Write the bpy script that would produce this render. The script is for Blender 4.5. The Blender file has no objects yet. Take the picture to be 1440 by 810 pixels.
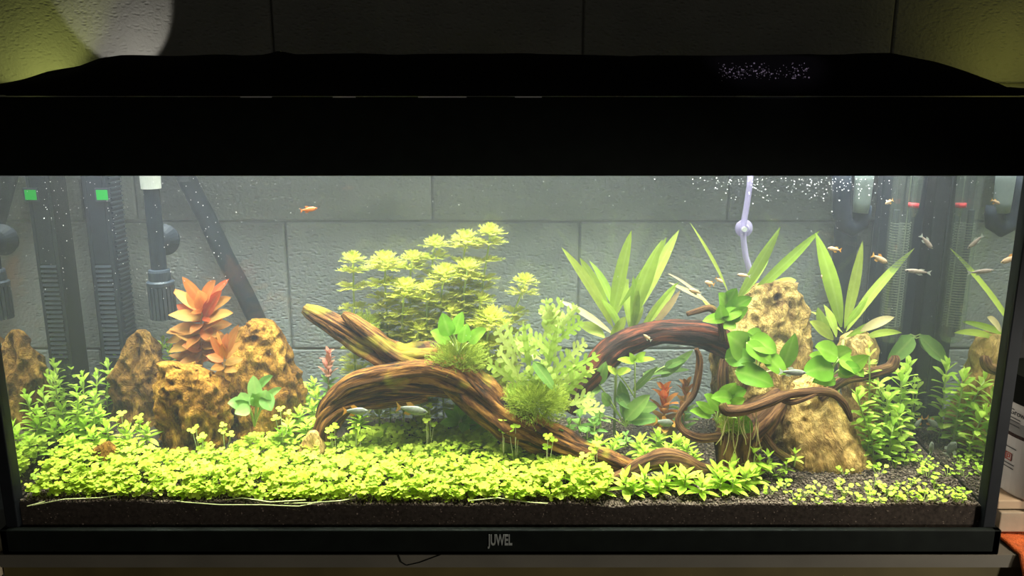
import bpy, math, random
import numpy as np
from mathutils import Vector, Matrix, noise
random.seed(7); rng = np.random.default_rng(7)
scene = bpy.context.scene
C = scene.collection
R = math.radians
PI = math.pi

# ------------------------------------------------------------------ camera
F = 1150.0                       # focal length in pixels of the 1440x810 frame
PITCH = R(13.0)
CAM = Vector((0.0117, -0.7638, 0.453))
FWD = Vector((0, math.cos(PITCH), -math.sin(PITCH)))
UP = Vector((0, math.sin(PITCH), math.cos(PITCH)))
RIGHT = Vector((1, 0, 0))
cd = bpy.data.cameras.new('camera'); cam = bpy.data.objects.new('camera', cd); C.objects.link(cam)
cam.location = CAM; cam.rotation_euler = (PI/2 - PITCH, 0, 0)
cd.sensor_width = 36; cd.lens = F/1440*36; cd.clip_start = 0.01
scene.camera = cam
scene.view_settings.view_transform = 'Standard'; scene.view_settings.look = 'None'
scene.view_settings.exposure = 0.0; scene.view_settings.gamma = 1.0
scene.view_settings.use_curve_mapping = False
cy = scene.cycles
cy.use_denoising = True
cy.max_bounces = 7; cy.diffuse_bounces = 3; cy.glossy_bounces = 3; cy.transmission_bounces = 4
cy.volume_bounces = 1; cy.transparent_max_bounces = 40; cy.sample_clamp_indirect = 3.0
cy.caustics_reflective = True

# ------------------------------------------------------------------ world
w = bpy.data.worlds.new('dim_room'); scene.world = w; w.use_nodes = True
w.node_tree.nodes['Background'].inputs[0].default_value = (1.0, 0.95, 0.75, 1)
w.node_tree.nodes['Background'].inputs[1].default_value = 0.024

# ------------------------------------------------------------------ lights (LED tubes of the hood, plus added fill spots)
def area(name, loc, sx, sy, power, col, rot=(0, 0, 0)):
    l = bpy.data.lights.new(name, 'AREA'); l.shape = 'RECTANGLE'; l.size = sx; l.size_y = sy
    l.energy = power; l.color = col
    o = bpy.data.objects.new(name, l); C.objects.link(o); o.location = loc; o.rotation_euler = rot
    return o
def spot(name, loc, target, power, col, angle, blend, rad):
    l = bpy.data.lights.new(name, 'SPOT'); l.energy = power; l.color = col
    l.spot_size = R(angle); l.spot_blend = blend; l.shadow_soft_size = rad
    o = bpy.data.objects.new(name, l); C.objects.link(o); o.location = loc
    o.rotation_euler = (Vector(target)-Vector(loc)).to_track_quat('-Z', 'Y').to_euler()
    return o
LED_P = 3.3
for nm, y, pw, col in (('led_panel_light_front', 0.05, LED_P, (0.97, 0.97, 0.93)), ('led_panel_light_rear', 0.15, LED_P*0.95, (0.90, 0.95, 1.0))):
    lo_ = area(nm, (0, y, 0.428), 0.95, 0.09, pw, col); lo_.data.spread = R(72)
# light escaping behind the lid onto the wall, both ends
def cam_ray(px, py):
    return FWD + RIGHT*((px-720)/F) + UP*((405-py)/F)
def P(px, py, Y):
    d = cam_ray(px, py); return CAM + d*((Y-CAM.y)/d.y)
def PZ(px, py, Z):
    d = cam_ray(px, py); return CAM + d*((Z-CAM.z)/d.z)
def S(px, py, Y):
    return (P(px, py, Y)-CAM).dot(FWD)/F     # metres per pixel there
def proj(p):
    v = Vector(p)-CAM; z = v.dot(FWD)
    return 720+F*v.x/z, 405-F*v.dot(UP)/z
WALL_Y = 0.26
spot('leak_light_green', (P(20, 60, 0.19).x, 0.185, 0.47), P(30, 20, WALL_Y), 0.17, (0.80, 0.86, 0.20), 110, 0.35, 0.01)
spot('leak_light_white', (P(166, 60, 0.19).x, 0.175, 0.47), P(172, 22, WALL_Y), 0.20, (1.0, 0.94, 0.82), 58, 0.12, 0.004)
spot('leak_light_olive', (P(1475, 60, 0.18).x, 0.175, 0.49), P(1420, 30, WALL_Y), 0.065, (0.85, 0.82, 0.14), 150, 0.8, 0.012)
spot('desk_fill_light', (0.66, -0.12, 0.40), (0.60, 0.02, 0.03), 6.0, (1.0, 0.88, 0.72), 70, 0.5, 0.03)  # added spot, stands in for tank light reaching the jar and towel
spot('side_fill_light', (1.50, -0.90, 0.12), (0.15, -0.01, 0.0), 46, (1.0, 0.95, 0.86), 32, 0.5, 0.05)  # unseen fill spot added to brighten the soil behind the front glass
spot('glitter_fill_light', (P(1075, 105, 0.02).x, -0.10, 0.72), P(1075, 104, 0.03), 0.5, (0.8, 0.68, 1.0), 24, 0.3, 0.01)  # unseen spot added so the glitter flakes show on the black cloth

# ================================================================== helpers
def tag(o, label=None, cat=None, group=None, kind=None):
    if label: o['label'] = label
    if cat: o['category'] = cat
    if group: o['group'] = group
    if kind: o['kind'] = kind
    return o
def empty(name, loc, label=None, cat=None, group=None, kind=None):
    o = bpy.data.objects.new(name, None); C.objects.link(o); o.location = loc
    o.empty_display_size = 0.01
    return tag(o, label, cat, group, kind)

class MB:
    """collects vertices and faces for one mesh"""
    def __init__(s): s.v = []; s.f = []; s.uv = []; s.rnd = []; s.mi = []
    def add(s, v, f, uv=None, rnd=0.0, mi=0):
        n = len(s.v); s.v += [tuple(p) for p in v]; s.f += [tuple(i+n for i in q) for q in f]
        s.uv += list(uv) if uv is not None else [(0, 0)]*len(v)
        s.rnd += [rnd]*len(v); s.mi += [mi]*len(f)
        return s
    def box(s, x0, x1, y0, y1, z0, z1, rnd=0.0, mi=0):
        v = [(x, y, z) for z in (z0, z1) for y in (y0, y1) for x in (x0, x1)]
        f = [(0, 2, 3, 1), (4, 5, 7, 6), (0, 1, 5, 4), (2, 6, 7, 3), (0, 4, 6, 2), (1, 3, 7, 5)]
        return s.add(v, f, rnd=rnd, mi=mi)
    def tube(s, pts, rad, n=8, cap=True, rnd=0.0, mi=0):
        pts = [Vector(p) for p in pts]; m = len(pts)
        rads = rad if isinstance(rad, (list, tuple)) else [rad]*m
        v = []; uv = []; ref = None; L = 0
        for i, p in enumerate(pts):
            t = (pts[min(i+1, m-1)]-pts[max(i-1, 0)]).normalized()
            if ref is None: ref = t.orthogonal().normalized()
            ref = (ref-t*ref.dot(t)).normalized(); b = t.cross(ref)
            if i: L += (p-pts[i-1]).length
            for k in range(n):
                a = 2*PI*k/n; v.append(p+(ref*math.cos(a)+b*math.sin(a))*rads[i]); uv.append((k/n, L))
        f = [(i*n+k, i*n+(k+1) % n, (i+1)*n+(k+1) % n, (i+1)*n+k) for i in range(m-1) for k in range(n)]
        if cap:
            f.append(tuple(range(n))[::-1]); f.append(tuple((m-1)*n+k for k in range(n)))
        return s.add(v, f, uv, rnd, mi)
    def lathe(s, prof, n=20, c=(0, 0, 0), rnd=0.0, mi=0):
        v = []; c = Vector(c)
        for r, z in prof:
            for k in range(n):
                a = 2*PI*k/n; v.append(c+Vector((r*math.cos(a), r*math.sin(a), z)))
        m = len(prof)
        f = [(i*n+k, i*n+(k+1) % n, (i+1)*n+(k+1) % n, (i+1)*n+k) for i in range(m-1) for k in range(n)]
        f.append(tuple(range(n))[::-1]); f.append(tuple((m-1)*n+k for k in range(n)))
        return s.add(v, f, rnd=rnd, mi=mi)
    def mesh(s, name, mats, smooth=False):
        me = bpy.data.meshes.new(name); me.from_pydata([tuple(p) for p in s.v], [], s.f)
        for m in (mats if isinstance(mats, (list, tuple)) else [mats]): me.materials.append(m)
        if any(s.mi): me.polygons.foreach_set('material_index', s.mi)
        if smooth: me.polygons.foreach_set('use_smooth', [True]*len(me.polygons))
        uvl = me.uv_layers.new(name='UVMap')
        li = np.empty(len(me.loops), dtype=np.int32); me.loops.foreach_get('vertex_index', li)
        uvl.data.foreach_set('uv', np.array(s.uv, dtype=np.float32)[li].ravel())
        at = me.attributes.new('rnd', 'FLOAT', 'POINT'); at.data.foreach_set('value', np.array(s.rnd, dtype=np.float32))
        me.update(); return me
    def build(s, name, mats, parent=None, loc=(0, 0, 0), smooth=False):
        o = bpy.data.objects.new(name, s.mesh(name, mats, smooth)); C.objects.link(o)
        o.location = loc
        if parent is not None: o.parent = parent
        return o

def bevel(o, wd, seg=2):
    m = o.modifiers.new('bevel', 'BEVEL'); m.width = wd; m.segments = seg; m.limit_method = 'ANGLE'
    return o

# ================================================================== materials
MATS = {}
def new_mat(name):
    m = bpy.data.materials.new(name); m.use_nodes = True
    nt = m.node_tree; nt.nodes.clear()
    out = nt.nodes.new('ShaderNodeOutputMaterial'); MATS[name] = m
    return m, nt, out
def N(nt, typ, **kw):
    n = nt.nodes.new(typ)
    for k, v in kw.items():
        if k in n.inputs: n.inputs[k].default_value = v
        else: setattr(n, k, v)
    return n
def c4(c): return (c[0], c[1], c[2], 1)
def sr(r, g, b):
    f = lambda u: (u/255/12.92) if u/255 <= 0.04045 else ((u/255+0.055)/1.055)**2.4
    return (f(r), f(g), f(b))
def ramp(nt, stops):
    n = nt.nodes.new('ShaderNodeValToRGB'); e = n.color_ramp.elements
    while len(e) < len(stops): e.new(0.5)
    for i, (p, c) in enumerate(stops): e[i].position = p; e[i].color = c4(c)
    return n
def plain(name, col, rough=0.5, metal=0.0, spec=0.5, var=0.12, scale=60, bump=0.0, bscale=200, alpha=None):
    m, nt, out = new_mat(name)
    p = N(nt, 'ShaderNodeBsdfPrincipled'); p.inputs['Roughness'].default_value = rough
    p.inputs['Metallic'].default_value = metal; p.inputs['Specular IOR Level'].default_value = spec
    tc = N(nt, 'ShaderNodeTexCoord'); ns = N(nt, 'ShaderNodeTexNoise', Scale=scale, Detail=4.0)
    nt.links.new(tc.outputs['Object'], ns.inputs['Vector'])
    a = [max(0, x*(1-var)) for x in col]; b = [min(1, x*(1+var)) for x in col]
    rp = ramp(nt, [(0.3, a), (0.7, b)]); nt.links.new(ns.outputs['Fac'], rp.inputs['Fac'])
    nt.links.new(rp.outputs['Color'], p.inputs['Base Color'])
    if bump:
        n2 = N(nt, 'ShaderNodeTexNoise', Scale=bscale, Detail=5.0); nt.links.new(tc.outputs['Object'], n2.inputs['Vector'])
        bp = N(nt, 'ShaderNodeBump', Strength=bump, Distance=0.002); nt.links.new(n2.outputs['Fac'], bp.inputs['Height'])
        nt.links.new(bp.outputs['Normal'], p.inputs['Normal'])
    if alpha is not None: p.inputs['Alpha'].default_value = alpha
    nt.links.new(p.outputs[0], out.inputs['Surface']); return m
def clear(name, gloss, tint=(1, 1, 1), rough=0.0, dirt=0.0, dcol=(.5, .5, .4)):
    """glass: mostly see-through, part mirror, optionally an even film of dirt"""
    m, nt, out = new_mat(name)
    tr = N(nt, 'ShaderNodeBsdfTransparent', Color=c4(tint)); gl = N(nt, 'ShaderNodeBsdfGlossy', Roughness=rough)
    mx = N(nt, 'ShaderNodeMixShader')
    if gloss is None:
        fr = N(nt, 'ShaderNodeFresnel', IOR=1.4); ge = N(nt, 'ShaderNodeNewGeometry'); nb = N(nt, 'ShaderNodeMath', operation='SUBTRACT'); nb.inputs[0].default_value = 1.0; nt.links.new(ge.outputs['Backfacing'], nb.inputs[1])
        fm = N(nt, 'ShaderNodeMath', operation='MULTIPLY'); nt.links.new(fr.outputs[0], fm.inputs[0]); nt.links.new(nb.outputs[0], fm.inputs[1]); nt.links.new(fm.outputs[0], mx.inputs[0])
    else: mx.inputs[0].default_value = gloss
    nt.links.new(tr.outputs[0], mx.inputs[1]); nt.links.new(gl.outputs[0], mx.inputs[2]); last = mx
    if dirt:
        df = N(nt, 'ShaderNodeBsdfDiffuse', Color=c4(dcol)); m2 = N(nt, 'ShaderNodeMixShader', Fac=dirt)
        nt.links.new(mx.outputs[0], m2.inputs[1]); nt.links.new(df.outputs[0], m2.inputs[2]); last = m2
    nt.links.new(last.outputs[0], out.inputs['Surface']); return m
def leaf_mat(name, c1, c2, trans=0.35, rough=0.4, rib=0.18, c3=None):
    m, nt, out = new_mat(name)
    oi = N(nt, 'ShaderNodeObjectInfo'); at = N(nt, 'ShaderNodeAttribute', attribute_name='rnd')
    ad = N(nt, 'ShaderNodeMath', operation='ADD'); nt.links.new(oi.outputs['Random'], ad.inputs[0]); nt.links.new(at.outputs['Fac'], ad.inputs[1])
    fr = N(nt, 'ShaderNodeMath', operation='FRACT'); nt.links.new(ad.outputs[0], fr.inputs[0])
    st = [(0.1, c1), (0.9, c2)] if c3 is None else [(0.05, c1), (0.5, c2), (0.95, c3)]
    rp = ramp(nt, st); nt.links.new(fr.outputs[0], rp.inputs['Fac'])
    uv = N(nt, 'ShaderNodeUVMap', uv_map='UVMap'); sx = N(nt, 'ShaderNodeSeparateXYZ'); nt.links.new(uv.outputs[0], sx.inputs[0])
    ab = N(nt, 'ShaderNodeMath', operation='ABSOLUTE'); nt.links.new(sx.outputs['X'], ab.inputs[0])
    lt = N(nt, 'ShaderNodeMapRange'); nt.links.new(ab.outputs[0], lt.inputs['Value'])
    lt.inputs['From Min'].default_value = 0.0; lt.inputs['From Max'].default_value = 0.25
    lt.inputs['To Min'].default_value = rib; lt.inputs['To Max'].default_value = 0.0
    ns = N(nt, 'ShaderNodeTexNoise', Scale=140.0, Detail=2.0); tc = N(nt, 'ShaderNodeTexCoord'); nt.links.new(tc.outputs['Object'], ns.inputs['Vector'])
    mr = N(nt, 'ShaderNodeMapRange'); nt.links.new(ns.outputs['Fac'], mr.inputs['Value'])
    mr.inputs['To Min'].default_value = 0.78; mr.inputs['To Max'].default_value = 1.2
    hs = N(nt, 'ShaderNodeHueSaturation'); nt.links.new(rp.outputs['Color'], hs.inputs['Color']); nt.links.new(mr.outputs[0], hs.inputs['Value'])
    mx = N(nt, 'ShaderNodeMix', data_type='RGBA'); nt.links.new(lt.outputs[0], mx.inputs[0])
    nt.links.new(hs.outputs[0], mx.inputs[6]); mx.inputs[7].default_value = (0.66, 0.78, 0.25, 1)
    p = N(nt, 'ShaderNodeBsdfPrincipled', Roughness=rough); nt.links.new(mx.outputs[2], p.inputs['Base Color'])
    p.inputs['Specular IOR Level'].default_value = 0.08
    tl = N(nt, 'ShaderNodeBsdfTranslucent'); nt.links.new(mx.outputs[2], tl.inputs['Color'])
    ms = N(nt, 'ShaderNodeMixShader', Fac=trans); nt.links.new(p.outputs[0], ms.inputs[1]); nt.links.new(tl.outputs[0], ms.inputs[2])
    nt.links.new(ms.outputs[0], out.inputs['Surface']); return m

M_black = plain('black_plastic', (0.007, 0.009, 0.007), 0.6, spec=0.12, var=0.2)
M_seal = plain('black_silicone', (0.012, 0.014, 0.016), 0.5, spec=0.2)
M_equip = plain('dark_equipment_plastic', (0.014, 0.020, 0.030), 0.5, spec=0.15, var=0.25, scale=40)
M_equip2 = plain('dark_grey_plastic', (0.03, 0.04, 0.055), 0.45, spec=0.2, var=0.2)
M_greyp = plain('pale_grey_plastic', (0.55, 0.57, 0.52), 0.4)
M_greyt = plain('grey_tube_plastic', (0.20, 0.24, 0.22), 0.4)
M_red = plain('red_rubber', (0.75, 0.05, 0.06), 0.45)
M_brand = plain('brand_grey', (0.32, 0.33, 0.30), 0.6)
M_cloth = plain('black_cloth', (0.006, 0.006, 0.006), 0.95, spec=0.1, bump=0.4, bscale=900)
M_flake = plain('glitter_flake', (0.9, 0.82, 0.95), 0.3, spec=0.6)
M_glass_f = clear('front_glass', None)
M_glass_b = clear('back_glass', 0.035, tint=(0.93, 0.95, 0.95))
M_glass_s = clear('side_glass', 0.90, rough=0.0, dirt=0.05, dcol=(.32, .36, .26))
M_tube_glass = clear('tube_glass', 0.10, tint=(0.88, 0.93, 0.90), rough=0.05, dirt=0.06, dcol=(0.6, 0.65, 0.55))
M_silic = clear('clear_violet_silicone', 0.05, tint=(0.9, 0.88, 0.97), rough=0.2, dirt=0.5, dcol=(0.60, 0.52, 0.80))

def mk_glow(name, col, st):
    m, nt, out = new_mat(name); e = N(nt, 'ShaderNodeEmission', Color=c4(col), Strength=st)
    nt.links.new(e.outputs[0], out.inputs['Surface']); return m
M_green = mk_glow('green_display', (0.01, 1.0, 0.10), 0.55)

def mk_water():
    m, nt, out = new_mat('hazy_water')
    sc = N(nt, 'ShaderNodeVolumeScatter', Color=(0.84, 0.91, 1.0, 1), Density=0.28)
    ab = N(nt, 'ShaderNodeVolumeAbsorption', Color=(0.84, 0.93, 0.66, 1), Density=1.4)
    v = N(nt, 'ShaderNodeAddShader'); nt.links.new(sc.outputs[0], v.inputs[0]); nt.links.new(ab.outputs[0], v.inputs[1])
    nt.links.new(v.outputs[0], out.inputs['Volume']); return m
M_water = mk_water()

def mk_concrete():
    m, nt, out = new_mat('aerated_concrete')
    tc = N(nt, 'ShaderNodeTexCoord')
    oi = N(nt, 'ShaderNodeObjectInfo')
    n1 = N(nt, 'ShaderNodeTexNoise', Scale=9.0, Detail=6.0); n2 = N(nt, 'ShaderNodeTexNoise', Scale=260.0, Detail=3.0)
    vo = N(nt, 'ShaderNodeTexVoronoi', Scale=190.0)
    mp = N(nt, 'ShaderNodeMapping'); mp.inputs['Scale'].default_value = (0.6, 1, 1.2); mp.inputs['Rotation'].default_value = (0, 0.5, 0)
    nt.links.new(tc.outputs['Object'], mp.inputs['Vector']); nt.links.new(mp.outputs[0], vo.inputs['Vector'])
    for n in (n1, n2): nt.links.new(tc.outputs['Object'], n.inputs['Vector'])
    r1 = ramp(nt, [(0.3, (0.36, 0.362, 0.35)), (0.7, (0.50, 0.50, 0.48))]); nt.links.new(n1.outputs['Fac'], r1.inputs['Fac'])
    pit = N(nt, 'ShaderNodeMapRange'); nt.links.new(vo.outputs['Distance'], pit.inputs['Value'])
    pit.inputs['From Min'].default_value = 0.12; pit.inputs['From Max'].default_value = 0.42
    mul = N(nt, 'ShaderNodeMath', operation='MULTIPLY'); nt.links.new(pit.outputs[0], mul.inputs[0]); nt.links.new(n2.outputs['Fac'], mul.inputs[1])
    bp = N(nt, 'ShaderNodeBump', Strength=0.7, Distance=0.0022); nt.links.new(mul.outputs[0], bp.inputs['Height'])
    p = N(nt, 'ShaderNodeBsdfPrincipled', Roughness=0.9); p.inputs['Specular IOR Level'].default_value = 0.1
    nt.links.new(r1.outputs[0], p.inputs['Base Color']); nt.links.new(bp.outputs[0], p.inputs['Normal'])
    nt.links.new(p.outputs[0], out.inputs['Surface']); return m
M_conc = mk_concrete()
M_mortar = plain('mortar', (0.31, 0.31, 0.295), 0.95, bump=0.6, bscale=300)
M_soil = plain('dark_aqua_soil', (0.045, 0.034, 0.026), 0.9, spec=0.2, var=0.4, scale=300)
def mk_grain():
    m, nt, out = new_mat('soil_grains')
    at = N(nt, 'ShaderNodeAttribute', attribute_name='rnd')
    rp = ramp(nt, [(0.0, (0.08, 0.058, 0.043)), (0.6, (0.14, 0.105, 0.080)), (1.0, (0.22, 0.172, 0.135))])
    nt.links.new(at.outputs['Fac'], rp.inputs['Fac'])
    p = N(nt, 'ShaderNodeBsdfPrincipled', Roughness=0.85); p.inputs['Specular IOR Level'].default_value = 0.2
    nt.links.new(rp.outputs[0], p.inputs['Base Color']); nt.links.new(p.outputs[0], out.inputs['Surface']); return m
M_grain = mk_grain()

def mk_rock(name, c_lo, c_mid, c_hi, sc=38.0):
    m, nt, out = new_mat(name)
    tc = N(nt, 'ShaderNodeTexCoord'); mp = N(nt, 'ShaderNodeMapping'); mp.inputs['Scale'].default_value = (1.0, 1.0, 0.55)
    nt.links.new(tc.outputs['Object'], mp.inputs['Vector'])
    n1 = N(nt, 'ShaderNodeTexNoise', Scale=sc, Detail=7.0, Roughness=0.65, Distortion=0.8); nt.links.new(mp.outputs[0], n1.inputs['Vector'])
    n2 = N(nt, 'ShaderNodeTexNoise', Scale=sc*5, Detail=5.0, Roughness=0.7); nt.links.new(mp.outputs[0], n2.inputs['Vector'])
    r1 = ramp(nt, [(0.34, c_lo), (0.5, c_mid), (0.66, c_hi)]); nt.links.new(n1.outputs['Fac'], r1.inputs['Fac'])
    mr = N(nt, 'ShaderNodeMapRange'); nt.links.new(n2.outputs['Fac'], mr.inputs['Value'])
    mr.inputs['From Min'].default_value = 0.3; mr.inputs['From Max'].default_value = 0.7
    mr.inputs['To Min'].default_value = 0.45; mr.inputs['To Max'].default_value = 1.5
    hs = N(nt, 'ShaderNodeHueSaturation'); nt.links.new(r1.outputs[0], hs.inputs['Color']); nt.links.new(mr.outputs[0], hs.inputs['Value'])
    vo = N(nt, 'ShaderNodeTexVoronoi', Scale=sc*2.6); mv = N(nt, 'ShaderNodeMapping'); mv.inputs['Scale'].default_value = (1.3, 1.3, 0.6)
    nd = N(nt, 'ShaderNodeMix', data_type='VECTOR'); nd.inputs[0].default_value = 0.06
    nt.links.new(tc.outputs['Object'], nd.inputs[4]); nt.links.new(n1.outputs['Color'], nd.inputs[5])
    nt.links.new(nd.outputs[1], mv.inputs['Vector']); nt.links.new(mv.outputs[0], vo.inputs['Vector'])
    hh = N(nt, 'ShaderNodeMath', operation='MULTIPLY_ADD'); nt.links.new(vo.outputs['Distance'], hh.inputs[0]); hh.inputs[1].default_value = 0.9; nt.links.new(n2.outputs['Fac'], hh.inputs[2])
    bp = N(nt, 'ShaderNodeBump', Strength=1.0, Distance=0.005); nt.links.new(hh.outputs[0], bp.inputs['Height'])
    p = N(nt, 'ShaderNodeBsdfPrincipled', Roughness=0.85); p.inputs['Specular IOR Level'].default_value = 0.15
    nt.links.new(hs.outputs[0], p.inputs['Base Color']); nt.links.new(bp.outputs[0], p.inputs['Normal'])
    nt.links.new(p.outputs[0], out.inputs['Surface']); return m
M_rock_dark = mk_rock('brown_dragon_stone', (0.045, 0.021, 0.006), (0.20, 0.10, 0.02), (0.42, 0.24, 0.05))
M_rock_gold = mk_rock('golden_dragon_stone', (0.10, 0.038, 0.008), (0.38, 0.18, 0.025), (0.60, 0.35, 0.055))
M_rock_tan = mk_rock('tan_dragon_stone', (0.16, 0.085, 0.025), (0.48, 0.32, 0.09), (0.70, 0.52, 0.17), 45)
M_rock_ochre = mk_rock('ochre_dragon_stone', (0.24, 0.12, 0.035), (0.60, 0.39, 0.12), (0.80, 0.57, 0.22), 26)
M_rock_red = mk_rock('reddish_stone', (0.14, 0.06, 0.03), (0.34, 0.17, 0.08), (0.5, 0.3, 0.15), 60)

def mk_wood(name, c_lo, c_mid, c_hi, moss=0.0):
    m, nt, out = new_mat(name)
    uv = N(nt, 'ShaderNodeUVMap', uv_map='UVMap'); mp = N(nt, 'ShaderNodeMapping'); mp.inputs['Scale'].default_value = (11.0, 5.0, 1)
    nt.links.new(uv.outputs[0], mp.inputs['Vector'])
    n1 = N(nt, 'ShaderNodeTexNoise', Scale=1.6, Detail=7.0, Roughness=0.65, Distortion=0.3); nt.links.new(mp.outputs[0], n1.inputs['Vector'])
    r1 = ramp(nt, [(0.40, c_lo), (0.5, c_mid), (0.62, c_hi)]); nt.links.new(n1.outputs['Fac'], r1.inputs['Fac'])
    tc = N(nt, 'ShaderNodeTexCoord'); n3 = N(nt, 'ShaderNodeTexNoise', Scale=22.0, Detail=3.0); nt.links.new(tc.outputs['Object'], n3.inputs['Vector'])
    r3 = ramp(nt, [(0.55, (0, 0, 0)), (0.72, (1, 1, 1))]); nt.links.new(n3.outputs['Fac'], r3.inputs['Fac'])
    mm = N(nt, 'ShaderNodeMath', operation='MULTIPLY'); nt.links.new(r3.outputs[0], mm.inputs[0]); mm.inputs[1].default_value = moss
    mx = N(nt, 'ShaderNodeMix', data_type='RGBA'); nt.links.new(mm.outputs[0], mx.inputs[0]); nt.links.new(r1.outputs[0], mx.inputs[6])
    mx.inputs[7].default_value = (0.45, 0.40, 0.03, 1)
    bp = N(nt, 'ShaderNodeBump', Strength=1.0, Distance=0.004); nt.links.new(n1.outputs['Fac'], bp.inputs['Height'])
    p = N(nt, 'ShaderNodeBsdfPrincipled', Roughness=0.7); p.inputs['Specular IOR Level'].default_value = 0.2
    nt.links.new(mx.outputs[2], p.inputs['Base Color']); nt.links.new(bp.outputs[0], p.inputs['Normal'])
    nt.links.new(p.outputs[0], out.inputs['Surface']); return m
M_wood = mk_wood('driftwood_brown', (0.012, 0.006, 0.003), (0.12, 0.046, 0.011), (0.36, 0.165, 0.034), 0.85)
M_wood_red = mk_wood('driftwood_reddish', (0.008, 0.004, 0.003), (0.035, 0.012, 0.007), (0.17, 0.045, 0.02), 0.0)
M_wood_root = mk_wood('root_brown', (0.02, 0.009, 0.005), (0.11, 0.048, 0.018), (0.27, 0.14, 0.05), 0.25)

def mk_standwood():
    m, nt, out = new_mat('stand_wood'); tc = N(nt, 'ShaderNodeTexCoord'); mp = N(nt, 'ShaderNodeMapping')
    mp.inputs['Scale'].default_value = (1.5, 20, 20); nt.links.new(tc.outputs['Object'], mp.inputs['Vector'])
    n1 = N(nt, 'ShaderNodeTexNoise', Scale=4.0, Detail=6.0, Distortion=0.6); nt.links.new(mp.outputs[0], n1.inputs['Vector'])
    r1 = ramp(nt, [(0.3, (0.40, 0.31, 0.19)), (0.7, (0.66, 0.54, 0.36))]); nt.links.new(n1.outputs['Fac'], r1.inputs['Fac'])
    p = N(nt, 'ShaderNodeBsdfPrincipled', Roughness=0.6); nt.links.new(r1.outputs[0], p.inputs['Base Color'])
    nt.links.new(p.outputs[0], out.inputs['Surface']); return m
M_stand = mk_standwood()

L_carpet = leaf_mat('carpet_leaf', (0.31, 0.46, 0.03), (0.62, 0.74, 0.10), 0.35, rib=0.0, c3=(0.46, 0.64, 0.05))
L_stauro = leaf_mat('rosette_leaf', (0.42, 0.66, 0.06), (0.66, 0.86, 0.12), 0.35)
L_stem = leaf_mat('stem_plant_leaf', (0.38, 0.60, 0.07), (0.62, 0.80, 0.14), 0.45)
L_lance = leaf_mat('lance_leaf', (0.28, 0.43, 0.045), (0.45, 0.55, 0.09), 0.45)
L_lance_old = leaf_mat('brownish_lance_leaf', (0.62, 0.40, 0.22), (0.70, 0.58, 0.30), 0.4)
L_amb = leaf_mat('feathery_leaf', (0.48, 0.55, 0.06), (0.70, 0.68, 0.15), 0.5, rib=0.0, c3=(0.58, 0.64, 0.09))
L_lobed = leaf_mat('pale_lobed_leaf', (0.34, 0.50, 0.07), (0.58, 0.66, 0.20), 0.45)
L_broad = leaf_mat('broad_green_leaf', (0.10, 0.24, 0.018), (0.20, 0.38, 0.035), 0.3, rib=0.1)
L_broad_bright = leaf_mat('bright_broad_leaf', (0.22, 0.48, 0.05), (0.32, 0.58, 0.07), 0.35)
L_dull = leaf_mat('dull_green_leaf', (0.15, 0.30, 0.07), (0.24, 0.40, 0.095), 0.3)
L_pale = leaf_mat('pale_round_leaf', (0.24, 0.46, 0.13), (0.36, 0.58, 0.18), 0.35)
L_red = leaf_mat('red_orange_leaf', (0.62, 0.12, 0.04), (0.80, 0.34, 0.08), 0.4, c3=(0.70, 0.24, 0.06), rib=0.1)
L_redold = leaf_mat('bronze_leaf', (0.40, 0.15, 0.035), (0.52, 0.30, 0.07), 0.4, rib=0.1, c3=(0.55, 0.20, 0.07))
L_pink = leaf_mat('pinkish_leaf', (0.66, 0.24, 0.18), (0.78, 0.40, 0.30), 0.35, rib=0.0)
L_moss = leaf_mat('moss', (0.20, 0.28, 0.03), (0.40, 0.48, 0.07), 0.4, rib=0.0)
M_stemg = plain('green_stem', (0.35, 0.45, 0.12), 0.5)
M_stemr = plain('reddish_stem', (0.36, 0.22, 0.09), 0.5)
M_rootlet = plain('pale_rootlet', (0.50, 0.42, 0.16), 0.7)
M_runner = plain('pale_runner', (0.62, 0.66, 0.28), 0.5)

# ================================================================== the setting
# concrete block wall: mortar bed plus single blocks
wall = MB().box(-1.6, 1.6, WALL_Y+0.004, WALL_Y+0.12, -0.9, 1.3).build('wall_back', M_mortar)
tag(wall, 'grey aerated concrete block wall behind the aquarium', kind='structure')
bl = 0.372; bh = 0.168; gap = 0.0026
z_joint = 0.303
blk_mesh = {}
def block_mesh(wd):
    k = round(wd, 4)
    if k not in blk_mesh:
        blk_mesh[k] = MB().box(-wd/2, wd/2, 0, 0.06, gap/2, bh-gap/2).mesh('block', M_conc)
    return blk_mesh[k]
x_ref_a = P(383, 40, WALL_Y).x; x_ref_b = P(1025, 275, WALL_Y).x
for row in range(-7, 6):
    z0 = z_joint+row*bh
    ref = x_ref_a if row % 2 else x_ref_b
    k0 = math.floor((-1.6-ref)/bl)
    for k in range(k0+1, k0+9):
        o = bpy.data.objects.new('block', block_mesh(bl-gap)); C.objects.link(o); o.parent = wall
        o.location = (ref+(k+0.5)*bl, WALL_Y+random.uniform(-0.0008, 0.0008), z0)
        o.rotation_euler = (0, 0, random.uniform(-.002, .002))
        bevel(o, 0.0015, 1)

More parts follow.
